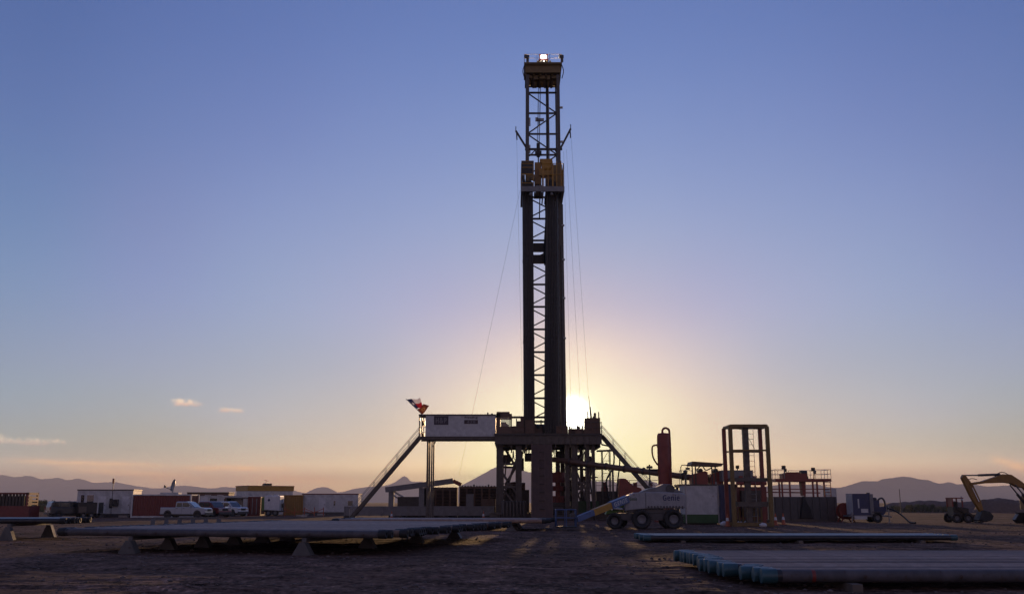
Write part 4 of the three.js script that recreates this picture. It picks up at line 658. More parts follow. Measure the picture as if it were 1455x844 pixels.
{
  const d = 87, x = (px, py = 680) => X(px, py, d), y = (py) => Y(py, d), t = thing('shaker_house', 'rust brown shaker platform with canopy roof behind the white tank', 'shaker', [x(1006), 0, -d - 1.6]), dk = y(688);
  part('deck', G().span(x(966), x(1048), dk - 0.25, dk, -d, -d - 3), M.steel, t);
  for (const px of [970, 1000, 1044]) for (const z of [-d - 0.1, -d - 2.9]) part('leg', G().bar(V(x(px), 0, z), V(x(px), dk - 0.2, z), 0.2), M.steel, t);
  for (const [a, b] of [[986, 1008], [1012, 1030]]) { const sh = part('shaker', G().prism([[x(a), dk], [x(b), dk], [x(b), y(671)], [x(b - 3), y(669)], [x(a), y(674)]], -d - 2.2, -d - 0.5), M.red, t); part('motor', G().rod(V(x(b - 9), y(668.5), -d - 0.8), V(x(b - 9), y(668.5), -d - 1.8), 0.2, 12), M.darksteel, sh); }
  part('canopy', G().prism([[x(983, 660), y(661)], [x(1026, 660), y(662.5)], [x(1030, 660), y(658.5)], [x(1017, 657), y(657.5)], [x(985, 657), y(655.5)]], -d - 2.6, -d - 0.2), M.hazebrown, t);
  for (const px of [986, 990.5, 1014, 1019]) part('canopy_post', G().rod(V(x(px), dk, -d - 0.5), V(x(px), y(660), -d - 0.5), 0.06, 6), M.steel, t);
  part('hose', G().path([V(x(990), y(668), -d), V(x(998), y(662), -d + 0.1), V(x(1004), y(668), -d), V(x(1012), y(665), -d)], 0.05, 24), M.rubber, t);
  part('railing', railing(G(), [V(x(966), dk, -d), V(x(984), dk, -d)], 1.15), M.steel, t); part('railing', railing(G(), [V(x(1026), dk, -d), V(x(1048), dk, -d)], 1.1), M.steel, t);
  part('lamp_arm', G().path([V(x(969), dk, -d), V(x(969), y(662), -d), V(x(971), y(661), -d), V(x(983), y(661.5), -d)], 0.045, 24).box(x(978), y(666), -d, 0.35, 0.2, 0.25).rod(V(x(978), y(666), -d), V(x(978), y(661), -d), 0.025, 6), M.steel, t);
  part('drip_pipe', G().rod(V(x(974), dk, -d + 0.2), V(x(974), y(672), -d + 0.2), 0.09, 8).ball(x(974), y(671), -d + 0.2, 0.2), M.steel, t);
}
{ // blue chemical skid behind the tower frame
  crate('chemical_skid', 'dark blue steel container just right of the white tank', 'container', 1024, 1047, 690, 84, 2.4, M.blue, (t, x0, x1, h, z) => { for (let k = 0; k < 5; k++) part('rib', G().span(x0 + 0.1 + k * 0.28, x0 + 0.2 + k * 0.28, 0.35, h - 0.08, z + 0.05, z), M.blue, t); });
  crate('pump_house', 'oxide red pump unit seen through the yellow tower frame', 'pump', 1049, 1092, 692, 86, 2.6, M.maroon, (t, x0, x1, h, z) => {
    part('upper_tank', G().span(x0 - 1.1, x1 - 1.0, h + 0.5, Y(668, 86), z - 0.3, z - 2.2), M.grey, t); part('header', G().rod(V(x0, h + 0.3, z + 0.1), V(x1, h + 0.3, z + 0.1), 0.16, 10), M.red, t);
    for (let k = 0; k < 4; k++) part('valve', G().rod(V(x0 + 0.4 + k * 0.6, h, z + 0.1), V(x0 + 0.4 + k * 0.6, h + 0.8, z + 0.1), 0.08, 8).box(x0 + 0.4 + k * 0.6, h + 0.85, z + 0.1, 0.3, 0.16, 0.3), M.red, t);
    part('engine', G().span(x0 + 0.3, x1 - 0.5, 0.5, h - 0.3, z + 0.5, z + 0.05), M.darksteel, t); });
}
// yellow tower frame with its centre column and ladder
{
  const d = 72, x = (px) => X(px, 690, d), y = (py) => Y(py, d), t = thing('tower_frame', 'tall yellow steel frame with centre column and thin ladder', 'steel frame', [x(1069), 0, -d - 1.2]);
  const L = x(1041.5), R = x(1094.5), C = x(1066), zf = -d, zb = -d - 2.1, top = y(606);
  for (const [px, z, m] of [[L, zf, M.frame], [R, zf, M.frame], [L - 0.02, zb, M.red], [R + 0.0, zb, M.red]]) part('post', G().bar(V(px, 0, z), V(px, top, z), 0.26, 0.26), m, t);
  part('centre_column', G().span(C - 0.2, C + 0.2, 0, top, zf - 0.5, zf - 0.9), M.steel, t);
  for (const z of [zf, zb]) for (const [py, h] of [[605, 0.2], [640, 0.12]]) part('cross_beam', G().bar(V(L, y(py), z), V(R, y(py), z), 0.16, h), M.frame, t);
  for (const px of [L, R, C]) part('side_beam', G().bar(V(px, top + 0.02, zf), V(px, top + 0.02, zb), 0.16, 0.2), M.frame, t);
  part('platform', G().span(L + 0.1, R - 0.1, y(684), y(679), zf - 0.15, zb + 0.2), M.steel, t); part('platform', G().span(L + 0.35, R - 0.15, y(720), y(713), zf - 0.15, zb + 0.2), M.steel, t);
  part('cross_beam', G().bar(V(L, 0.16, zf), V(R, 0.16, zf), 0.24, 0.24), M.frame, t); part('cross_beam', G().bar(V(L, 0.16, zb), V(R, 0.16, zb), 0.24, 0.24), M.frame, t);
  const lx = x(1072.5), rx = x(1083.5), lad = part('ladder', G().rod(V(lx, 0, zb + 0.2), V(lx, top, zb + 0.2), 0.022, 6).rod(V(rx, 0, zb + 0.2), V(rx, top, zb + 0.2), 0.022, 6), M.galv, t);
  for (let k = 0; k < 18; k++) part('rung', G().rod(V(lx, 0.3 + k * 0.4, zb + 0.2), V(rx, 0.3 + k * 0.4, zb + 0.2), 0.018, 5), M.galv, lad);
  part('cable', G().rod(V(x(1070.5), y(610), zb + 0.3), V(x(1084), y(636), zb + 0.3), 0.02, 5), M.darksteel, t);
  part('junction_box', G().box(x(1058), y(662.5), zb + 0.2, 0.22, 0.25, 0.2).rod(V(x(1058), y(668), zb + 0.2), V(x(1058), y(662), zb + 0.2), 0.03, 6), M.darksteel, t);
  for (let k = 0; k < 8; k++) part('slat', G().span(L + 0.5 + k * 0.27, L + 0.62 + k * 0.27, 0.3, y(722), zb + 0.15, zb + 0.2), M.frame, t);
}
for (const [px, d, label] of [[1034.5, 73.5, 'orange cone left of the yellow tower frame'], [1103, 77, 'orange cone right of the yellow tower frame, nearer one'], [1114, 79, 'orange cone right of the yellow tower frame, farther one'], [556, 99, 'orange cone in front of the low grey catwalk'], [687, 99, 'orange cone near the rig end of the catwalk']]) {
  const t = thing('traffic_cone', label, 'cone', [XG(px, d), 0, -d], { local: true, group: 'traffic cones in the yard' });
  part('cone', G().lathe([[0.17, 0.03], [0.03, 0.88], [0, 0.88]], null, 18), M.orange, t); part('base', G().box(0, 0.018, 0, 0.42, 0.05, 0.42), M.orange, t); part('band', G().lathe([[0.118, 0.38], [0.082, 0.6]], null, 18), M.white, t);
}
for (const [px, d, s, label] of [[1030, 74.4, 0.26, 'pale sack lying just left of the tower frame post'], [1039, 74.6, 0.2, 'small pale sack against the left post of the tower frame'], [1052, 74.8, 0.24, 'pale sack at the foot of the tower frame, left of the column'], [1062, 74.6, 0.26, 'pale sack at the foot of the centre column'], [1085, 71.6, 0.22, 'pale bundle in front of the right tower frame post']]) {
  const g = new THREE.SphereGeometry(s, 14, 10); const p = g.attributes.position; for (let i = 0; i < p.count; i++) p.setXYZ(i, p.getX(i) * (1.3 + 0.2 * fbm(p.getX(i) * 6, p.getY(i) * 6, px)), Math.max(-0.02, p.getY(i) * 0.75 + s * 0.55) * (1 + 0.3 * fbm(p.getX(i) * 9, p.getZ(i) * 9, px)), p.getZ(i)); g.computeVertexNormals(); g.translate(XG(px, d), 0, -d);
  single('sack', metreUV(g), M.white, label, 'sack', [XG(px, d), 0, -d], 'sacks round the tower frame');
}
// mud tank with centrifuge platform
{
  const d = 91, x = (px, py = 690) => X(px, py, d), y = (py) => Y(py, d), t = thing('centrifuge_tank', 'grey open tank under a red railed centrifuge platform', 'tank', [x(1140), 0, -d - 2]), th = y(706), pf = y(681);
  part('tank_shell', G().span(x(1099), x(1188), 0.2, th, -d, -d - 3.4), M.darkgrey, t); part('skid', G().span(x(1097), x(1192), 0, 0.2, -d + 0.1, -d - 3.5), M.steel, t);
  for (let k = 0; k < 9; k++) part('rib', G().span(x(1101 + k * 10.5), x(1103 + k * 10.5), 0.25, th, -d + 0.08, -d), M.darkgrey, t);
  const plat = part('platform', G().span(x(1103, 680), x(1183, 680), pf - 0.2, pf + 0.05, -d - 0.2, -d - 3.2), M.red, t);
  for (const px of [1109, 1113, 1124, 1157, 1163, 1173]) part('post', G().bar(V(x(px), th, -d - 0.3), V(x(px), pf - 0.2, -d - 0.3), 0.14), M.red, t);
  for (const px of [1109, 1157]) part('post', G().bar(V(x(px), th, -d - 3), V(x(px), pf - 0.2, -d - 3), 0.14), M.red, t);
  part('cross_beam', G().bar(V(x(1099), y(695), -d - 0.3), V(x(1180), y(695), -d - 0.3), 0.06, 0.08).bar(V(x(1099), y(699), -d - 3), V(x(1180), y(700), -d - 3), 0.08, 0.1), M.red, t);
  part('railing', railing(G(), [V(x(1103, 675), pf + 0.05, -d - 0.25), V(x(1116, 675), pf + 0.05, -d - 0.25)], 0.82, 0.024, 1.3), M.galv, plat); part('railing', railing(G(), [V(x(1160, 675), pf + 0.05, -d - 0.25), V(x(1182.5, 675), pf + 0.05, -d - 0.25), V(x(1182.5, 675), pf + 0.05, -d - 3.1), V(x(1103, 675), pf + 0.05, -d - 3.1), V(x(1103, 675), pf + 0.05, -d - 0.25)], 0.82, 0.024, 1.1), M.galv, plat);
  const ce = part('centrifuge', G().span(x(1117), x(1152), pf + 0.05, y(672.5), -d - 0.8, -d - 2).span(x(1123), x(1142), y(672.5), y(670.5), -d - 0.9, -d - 1.9), M.red, t); part('motor', G().rod(V(x(1144), y(673), -d - 1.2), V(x(1153), y(673), -d - 1.2), 0.34, 14).span(x(1143), x(1154), pf + 0.05, y(676), -d - 0.9, -d - 1.7), M.darksteel, ce);
  part('chute', G().prism([[x(1143), pf - 0.2], [x(1149.5), pf - 0.2], [x(1148.5), th + 0.1], [x(1144.5), th + 0.1]], -d - 1.6, -d - 0.8), M.red, t);
  for (const [px, py] of [[1116, 664], [1158, 667]]) part('mast_lamp', G().rod(V(x(px + 1, 680), pf + 0.05, -d - 0.4), V(x(px + 1, 670), y(py), -d - 0.4), 0.05, 6).box(x(px, 668), y(py), -d - 0.4, 0.26, 0.34, 0.25, 0.5).box(x(px + 2, 668), y(py + 4), -d - 0.4, 0.26, 0.3, 0.25, -0.3), M.darksteel, t);
  const ld = part('ladder', G().rod(V(x(1172), th, -d - 0.05), V(x(1172), pf, -d - 0.05), 0.04, 6).rod(V(x(1181), th, -d - 0.05), V(x(1181), pf, -d - 0.05), 0.04, 6), M.red, t); for (let k = 0; k < 5; k++) part('rung', G().bar(V(x(1172), th + 0.1 + k * 0.3, -d - 0.05), V(x(1181), th + 0.1 + k * 0.3, -d - 0.05), 0.1, 0.05), M.red, ld);
  crate('office_box', 'small pale blue box at the right end of the centrifuge tank', 'container', 1182, 1192, 694, 95.6, 2, M.offwhite);
  const rx = XG(1206, 89), r = thing('hose_reel', 'dark red hose reel between centrifuge tank and blue generator', 'hose reel', [rx, 0, -89.5]);
  part('drum', G().rod(V(rx, 0.95, -89.1), V(rx, 0.95, -89.9), 0.5, 20), M.rubber, r); for (const z of [-89.05, -89.95]) part('flange', G().rod(V(rx, 0.95, z), V(rx, 0.95, z + 0.04), 0.72, 24), M.red, r); part('stand', G().bar(V(rx - 0.6, 0, -89), V(rx, 0.95, -89), 0.1).bar(V(rx + 0.6, 0, -89), V(rx, 0.95, -89), 0.1).bar(V(rx - 0.6, 0, -90.02), V(rx, 0.95, -90.02), 0.1).bar(V(rx + 0.6, 0, -90.02), V(rx, 0.95, -90.02), 0.1), M.red, r);
  const tarp = thing('tarpaulin', 'black tarpaulin draped over the front of the grey tank', 'tarpaulin', [x(1143), 0, -d + 0.3]);
  part('cover', G().prism([[x(1134), 0.3], [x(1152), 0.3], [x(1149), 1.2], [x(1145), 1.6], [x(1142), th + 0.05], [x(1139), th + 0.05], [x(1138), 1.5]], -d + 0.09, -d + 0.3, 'z', 0.03), M.rubber, tarp);
}
// blue generator trailer
{
  const d = 87, x = (px) => X(px, 720, d), y = (py) => Y(py, d), t = thing('generator_trailer', 'blue towable pump generator with pale panels on two wheels', 'trailer', [x(1238), 0, -d - 0.9]), z0 = -d, z1 = -d - 1.7;
  part('frame', G().span(x(1207), x(1264), y(734.5), y(732), z0, z1).bar(V(x(1264), y(733), -d - 0.85), V(x(1272), y(735), -d - 0.85), 0.12), M.grey, t);
  const body = part('canopy', G().span(x(1213), x(1237), y(732), y(701.5), z0, z1), M.blue, t); part('door', G().span(x(1220), x(1222), y(722), y(709), z0 + 0.02, z0), M.offwhite, body); part('control_panel', G().span(x(1224), x(1234), y(728.5), y(723), z0 + 0.025, z0), M.offwhite, body); part('end_panel', G().span(x(1213) - 0.03, x(1213), y(731), y(702), z0 - 0.05, z1 + 0.05), M.offwhite, body);
  part('radiator', G().span(x(1237), x(1242), y(731), y(702), z0 + 0.06, z1), M.grey, t);
  part('engine', G().span(x(1242), x(1252), y(731), y(711), z0 - 0.2, z1 + 0.2).rod(V(x(1247), y(707), -d - 0.8), V(x(1247), y(716), -d - 0.8), 0.2, 12).prism([[x(1242), y(712)], [x(1250), y(716)], [x(1250), y(722)], [x(1242), y(722)]], z1 + 0.1, z0 - 0.1), M.blue, t);
  part('air_filter', G().ball(x(1249), y(709.5), -d - 0.7, 0.17).rod(V(x(1239), y(700), -d - 0.6), V(x(1239), y(704), -d - 0.6), 0.16, 12), M.darkgrey, t);
  part('suction_pipe', G().path([V(x(1250), y(714), -d - 0.5), V(x(1254), y(709), -d - 0.5), V(x(1258), y(708), -d - 0.5), V(x(1261), y(712), -d - 0.5), V(x(1261), y(726), -d - 0.5)], 0.08, 30, 10), M.darkgrey, t);
  part('pump', G().rod(V(x(1255), y(726), -d - 0.3), V(x(1255), y(726), -d - 1.3), 0.36, 18).rod(V(x(1261), y(726), -d - 0.5), V(x(1261), y(720), -d - 0.5), 0.14, 12), M.blue, t);
  part('jack', G().rod(V(x(1262.5), 0.02, z0 + 0.1), V(x(1262.5), y(718), z0 + 0.1), 0.05, 8).box(x(1262.5), 0.03, z0 + 0.1, 0.26, 0.05, 0.26).rod(V(x(1210), 0.02, z0 + 0.1), V(x(1210), y(728), z0 + 0.1), 0.045, 8), M.galv, t);
  part('tool_box', G().span(x(1214), x(1232), y(738), y(733.5), z0 + 0.02, z0 - 0.5), M.offwhite, t);
  for (const z of [z0 - 0.02, z1 + 0.02]) wheel(t, x(1246.5), 0.42, z, 0.42, 0.24, M.grey);
  part('fender', G().span(x(1239), x(1254), y(728), y(727), z0 + 0.14, z0 - 0.3), M.darkgrey, t);
}
// excavator at the right edge of the view
{
  const d = 80, x = (px, py = 700) => X(px, py, d), y = (py) => Y(py, d), t = thing('excavator', 'yellow crawler excavator with raised boom at the right edge', 'excavator', [x(1492), 0, -d - 0.3]), zc = -d;
  const boomPts = [[1377, 686.5], [1395, 684], [1412, 678.5], [1424, 674], [1436, 674.5], [1449, 683], [1466, 696], [1478, 708], [1472, 713], [1455, 693.5], [1445, 692], [1436, 687], [1428, 686], [1398, 687], [1379, 689.5]].map(([a, b]) => [x(a, b), y(b)]);
  part('boom', G().prism(boomPts, zc - 0.28, zc + 0.28, 'z', 0.03), M.digger, t);
  part('stick', G().prism([[1366.5, 679], [1369, 674.5], [1372, 676], [1383, 690], [1393, 711], [1398, 727], [1394, 728.5], [1380, 707]].map(([a, b]) => [x(a, b), y(b)]), zc - 0.2, zc + 0.2, 'z', 0.03), M.digger, t);
  part('stick_cylinder', G().rod(V(x(1369.5, 675.4), y(675.6), zc), V(x(1392, 675), y(675.4), zc), 0.05, 8).rod(V(x(1391, 675), y(675.4), zc), V(x(1422, 674), y(674.3), zc), 0.1, 10), M.darkgrey, t);
  for (const o of [-0.42, 0.42]) part('boom_cylinder', G().rod(V(x(1440, 690), y(689), zc + o), V(x(1452, 702), y(704), zc + o), 0.06, 8).rod(V(x(1450, 702), y(702), zc + o), V(x(1464, 716), y(719), zc + o), 0.11, 10), M.darkgrey, t);
  part('bucket_cylinder', G().rod(V(x(1377, 684), y(684), zc + 0.1), V(x(1390, 714), y(713), zc + 0.24), 0.06, 8), M.chrome, t);
  part('hose', G().path([V(x(1416), y(677), zc + 0.1), V(x(1424), y(671.5), zc + 0.1), V(x(1430), y(671.5), zc + 0.1), V(x(1436), y(675), zc + 0.1)], 0.03, 20), M.rubber, t); part('hose', G().path([V(x(1378), y(681.5), zc), V(x(1384), y(680), zc), V(x(1391), y(681.5), zc)], 0.03, 16), M.rubber, t);
  const bk = part('bucket', G().prism([[1388, 739], [1399, 741.5], [1407, 739], [1409, 733], [1403, 727], [1394, 725]].map(([a, b]) => [x(a, b), Math.max(0.03, y(b))]), zc - 0.5, zc + 0.5, 'z', 0.03), M.rubber, t); for (let k = 0; k < 5; k++) part('tooth', G().box(x(1388), 0.16, zc - 0.5 + k * 0.25, 0.24, 0.08, 0.1, 0, 0.2), M.darksteel, bk);
  part('house', G().prism([[x(1461), 1.15], [x(1530), 1.15], [x(1530), 2.4], [x(1500), 2.5], [x(1461), 2.2]], zc - 1.4, zc + 1.4, 'z', 0.06), M.digger, t);
  const cab = part('cab', G().prism([[x(1457), 1.2], [x(1478), 1.2], [x(1478), 2.95], [x(1461), 2.95], [x(1456), 2.0]], zc + 0.45, zc + 1.42, 'z', 0.05), M.digger, t); part('window', G().prism([[x(1459), 1.95], [x(1476), 1.95], [x(1476), 2.8], [x(1463), 2.8]], zc + 1.425, zc + 1.44), M.glass, cab);
  for (const z of [zc - 1.2, zc + 1.2]) { const tr = part('track', G().prism([[x(1448), 0.35], [x(1453), 0.05], [x(1530), 0.05], [x(1535), 0.4], [x(1529), 0.85], [x(1455), 0.85]], z - 0.28, z + 0.28, 'z', 0.04), M.darksteel, t); for (let k = 0; k < 18; k++) part('track_shoe', G().box(x(1455) + k * 0.245, 0.88, z, 0.2, 0.05, 0.6), M.rubber, tr); }
  part('turntable', G().rod(V(x(1490), 0.8, zc), V(x(1490), 1.2, zc), 0.9, 24), M.darksteel, t);
}
// compact loader in front of the excavator's stick
{
  const d = 86, x = (px) => X(px, 720, d), y = (py) => Y(py, d), t = thing('compact_loader', 'small dark wheeled loader standing left of the excavator stick', 'loader', [x(1366), 0, -d - 0.8]);
  part('body', G().prism([[x(1357), 0.45], [x(1379), 0.45], [x(1379), 1.2], [x(1371), 1.3], [x(1357), 1.35]], -d - 1.5, -d - 0.2, 'z', 0.04), M.black, t);
  const cab = part('cab', G().bar(V(x(1357), 1.3, -d - 0.3), V(x(1357), y(707), -d - 0.3), 0.1).bar(V(x(1371), 1.2, -d - 0.3), V(x(1371), y(707.5), -d - 0.3), 0.1).bar(V(x(1357), 1.3, -d - 1.4), V(x(1357), y(707), -d - 1.4), 0.1).bar(V(x(1371), 1.2, -d - 1.4), V(x(1371), y(707.5), -d - 1.4), 0.1).span(x(1356), x(1372.5), y(708.5), y(707), -d - 0.2, -d - 1.5).span(x(1357), x(1358), 1.3, y(707), -d - 0.35, -d - 1.35), M.red, t);
  part('seat', G().box(x(1362), 1.45, -d - 0.85, 0.5, 0.6, 0.5), M.rubber, cab); part('lamp', G().ball(x(1370), y(710), -d - 0.18, 0.1).ball(x(1370), y(706.4), -d - 0.25, 0.07), M.headlamp, cab);
  for (const px of [1359, 1375]) for (const z of [-d - 0.05, -d - 1.65]) wheel(t, x(px), 0.4, z, 0.4, 0.3, M.grey);
  part('loader_arm', G().bar(V(x(1362), 1.25, -d - 0.1), V(x(1386), 0.45, -d + 0.02), 0.1, 0.2), M.darksteel, t); part('loader_arm', G().bar(V(x(1362), 1.25, -d - 1.6), V(x(1386), 0.45, -d - 1.72), 0.1, 0.2), M.darksteel, t); part('bucket', G().prism([[x(1383), 0.04], [x(1391), 0.04], [x(1386), 0.2], [x(1386), 0.7], [x(1383), 0.7]], -d - 1.75, -d + 0.05), M.darksteel, t);
}
{ const d = 150, x = XG(1281.5, d); single('utility_pole', G().rod(V(x, 0, -d), V(x, Y(695, d), -d), 0.07, 6, 0.05), M.timber, 'thin pole standing in front of the right hand mountain', 'pole', [x, 0, -d]); }
{ const d = 84, a = V(XG(1265, d), 0.05, -d); single('suction_hose', G().path([P(1262, 722, 86.2), V(XG(1274, 85.5), 1.0, -85.5), V(XG(1284, 84.5), 0.6, -84.5), V(XG(1294, 83), 0.1, -83), V(XG(1302, 82), 0.08, -82)], 0.07, 40, 8), M.rubber, 'black hose drooping from the blue generator to the ground', 'hose', [a.x, 0, a.z]); }

// ───────── left of the rig: camp, containers, vehicles ─────────
function corrugated(w, h, pitch = 0.28, deep = 0.04) {  // a wall sheet in x and y, ribs towards +z
  const n = Math.round(w / pitch), p = w / n, s = [];
  for (let i = 0; i < n; i++) { const x = i * p; s.push([x, 0], [x + p * 0.36, 0], [x + p * 0.5, deep], [x + p * 0.86, deep]); }
  s.push([w, 0], [w, -0.03], [0, -0.03]);
  const g = new THREE.ExtrudeGeometry(new THREE.Shape(s.map(([a, b]) => new THREE.Vector2(a, b))), { depth: h, bevelEnabled: false });
  g.rotateX(-Math.PI / 2); g.scale(1, 1, -1); g.index === null && flip(g); g.translate(-w / 2, 0, 0); return g;
}
function flip(g) { const p = g.attributes.position; for (let i = 0; i < p.count; i += 3) { const a = [p.getX(i), p.getY(i), p.getZ(i)]; p.setXYZ(i, p.getX(i + 1), p.getY(i + 1), p.getZ(i + 1)); p.setXYZ(i + 1, ...a); } g.computeVertexNormals(); }
// a shipping container, local: front wall at z = 0 facing the viewer, w wide, h high, deep to the back
function container(label, px0, px1, pyTop, d, deep, mat, rot, { roof = mat, doors = false } = {}) {
  const w = (px1 - px0) / F * d, h = Y(pyTop, d), t = thing('shipping_container', label, 'container', [XG((px0 + px1) / 2, d), 0, -d], { local: true, rot });
  const mid = (g, m) => g.applyMatrix4(m);
  if (!doors) part('wall', metreUV(corrugated(w - 0.2, h - 0.34).translate(0, 0.2, -0.06)), mat, t);
  else for (const s of [-1, 1]) { const dr = part('door', G().span(s < 0 ? -w / 2 + 0.12 : 0.01, s < 0 ? -0.01 : w / 2 - 0.12, 0.2, h - 0.16, -0.06, -0.12), mat, t); part('lock_bar', G().rod(V(s * 0.25, 0.2, -0.03), V(s * 0.25, h - 0.2, -0.03), 0.03, 6).rod(V(s * (w / 2 - 0.45), 0.2, -0.03), V(s * (w / 2 - 0.45), h - 0.2, -0.03), 0.03, 6), M.galv, dr); }
  for (const s of [-1, 1]) part('wall', metreUV(mid(corrugated(deep - 0.2, h - 0.34), new THREE.Matrix4().makeRotationY(s * Math.PI / 2).setPosition(s * (w / 2 - 0.06), 0.2, -deep / 2))), mat, t);
  part('wall', G().span(-w / 2 + 0.1, w / 2 - 0.1, 0.2, h - 0.14, -deep + 0.02, -deep + 0.08), mat, t);
  part('roof', G().span(-w / 2 + 0.02, w / 2 - 0.02, h - 0.09, h - 0.03, -0.02, -deep + 0.02), roof, t);
  const f = G(); for (const x of [-w / 2, w / 2]) for (const z of [0, -deep]) f.bar(V(x, 0, z), V(x, h, z), 0.16);
  for (const z of [0, -deep]) f.bar(V(-w / 2 + 0.08, 0.1, z), V(w / 2 - 0.08, 0.1, z), 0.14, 0.2).bar(V(-w / 2 + 0.08, h - 0.07, z), V(w / 2 - 0.08, h - 0.07, z), 0.12, 0.14);
  for (const x of [-w / 2, w / 2]) f.bar(V(x, 0.1, -0.08), V(x, 0.1, -deep + 0.08), 0.14, 0.2).bar(V(x, h - 0.07, -0.08), V(x, h - 0.07, -deep + 0.08), 0.12, 0.14);
  part('corner_frame', f, roof === mat ? mat : roof, t);
  return [t, w, h];
}
// a site trailer, local: wall, roof, skirt, windows and doors on the near side
function trailer(name, label, px0, px1, pyTop, d, deep, { rot = 0, wall = M.offwhite, roof = M.darkgrey, doors = [], windows = [], units = [], skirt = M.darkgrey, category = 'trailer' } = {}) {
  const w = (px1 - px0) / F * d, h = Y(pyTop, d), t = thing(name, label, category, [XG((px0 + px1) / 2, d), 0, -d], { local: true, rot });
  const b = part('wall', G().span(-w / 2, w / 2, 0.4, h - 0.12, 0, -deep), wall, t); part('roof', G().span(-w / 2 - 0.06, w / 2 + 0.06, h - 0.12, h, 0.06, -deep - 0.06), roof, t); part('skirt', G().span(-w / 2 + 0.06, w / 2 - 0.06, 0, 0.4, -0.05, -deep + 0.05), skirt, t);
  for (const u of doors) { const x = -w / 2 + u * w, dr = part('door', G().span(x - 0.45, x + 0.45, 0.45, 2.4, 0.03, 0.002), M.white, t); part('handle', G().box(x + 0.34, 1.4, 0.05, 0.05, 0.12, 0.04), M.darksteel, dr); part('step', G().span(x - 0.5, x + 0.5, 0, 0.22, 0.7, 0.03), M.galv, t); }
  for (const [u, y, ww, hh] of windows) { const x = -w / 2 + u * w, f = part('window', G().span(x - ww / 2, x + ww / 2, y, y + hh, 0.03, 0.002), M.white, t); part('pane', G().span(x - ww / 2 + 0.06, x + ww / 2 - 0.06, y + 0.06, y + hh - 0.06, 0.036, 0.032), M.glass, f); }
  for (const [u, y] of units) { const x = -w / 2 + u * w, a = part('air_conditioner', G().span(x - 0.45, x + 0.45, y, y + 0.75, 0.42, 0.004), M.darkgrey, t); part('grille', G().span(x - 0.38, x + 0.38, y + 0.08, y + 0.66, 0.44, 0.422), M.black, a); }
  for (let k = 1; k < Math.floor(w / 1.2); k++) part('seam', G().span(-w / 2 + k * 1.2 - 0.015, -w / 2 + k * 1.2 + 0.015, 0.42, h - 0.14, 0.012, 0.0), wall, b);
  return [t, w, h];
}
// far left: red skid with slatted rack
{
  const d = 108, x0 = XG(-40, d), x1 = XG(36, d), t = thing('slatted_skid', 'dark red skid box with slatted upper rack at the left edge', 'skid', [(x0 + x1) / 2, 0, -d - 1.2]), h = Y(700, d), m = Y(719, d);
  part('base_box', G().span(x0, x1 + 0.2, 0.1, m, -d, -d - 2.4), M.maroon, t); part('skid', G().span(x0, x1 + 0.2, 0, 0.12, -d + 0.1, -d - 2.5), M.maroon, t);
  for (const x of [x0 + 0.1, x0 + 2.2, x1 - 0.1]) for (const z of [-d - 0.1, -d - 2.3]) part('post', G().bar(V(x, m, z), V(x, h, z), 0.2), M.red, t);
  part('top_frame', G().span(x0, x1, h - 0.16, h, -d, -d - 2.4), M.maroon, t);
  for (let k = 0; k < 15; k++) part('slat', G().span(x0 + 0.3 + k * 0.36, x0 + 0.56 + k * 0.36, m, h - 0.16, -d - 0.2, -d - 0.26), M.darksteel, t);
  for (let k = 0; k < 4; k++) part('end_slat', G().box(x1 - 0.02, m + 0.22 + k * 0.34, -d - 1.2, 0.06, 0.2, 2.1), M.red, t);
  part('machine', G().span(x0 + 0.4, x1 - 0.5, m, h - 0.35, -d - 0.5, -d - 2), M.darksteel, t);
}
trailer('office_trailer', 'white site office trailer with door and wall unit, left of the maroon container', 108, 184, 695.5, 117, 3.2, { rot: 0.06, doors: [0.45, 0.88], windows: [[0.1, 1.5, 0.5, 1.1], [0.24, 1.5, 0.9, 1.1]], units: [[0.68, 1.3]], roof: M.darkgrey });
container('long maroon container with pale roof edge beside the white office', 186, 268, 702.5, 114.5, 2.6, M.maroon, -0.02, { roof: M.offwhite });
{ // antenna mast in front of the office
  const d = 115.5, x = X(159, 700, d), t = thing('antenna_pole', 'slim pole with a small box on top before the white office', 'pole', [x, 0, -d]);
  part('pole', G().rod(V(x, 0, -d), V(x, Y(681, d), -d), 0.035, 6), M.darksteel, t); part('aerial_box', G().box(x, Y(683.5, d), -d, 0.2, 0.55, 0.16), M.red, t); part('cabinet', G().box(x - 0.1, 1.6, -d, 0.3, 1.1, 0.2), M.darksteel, t);
}
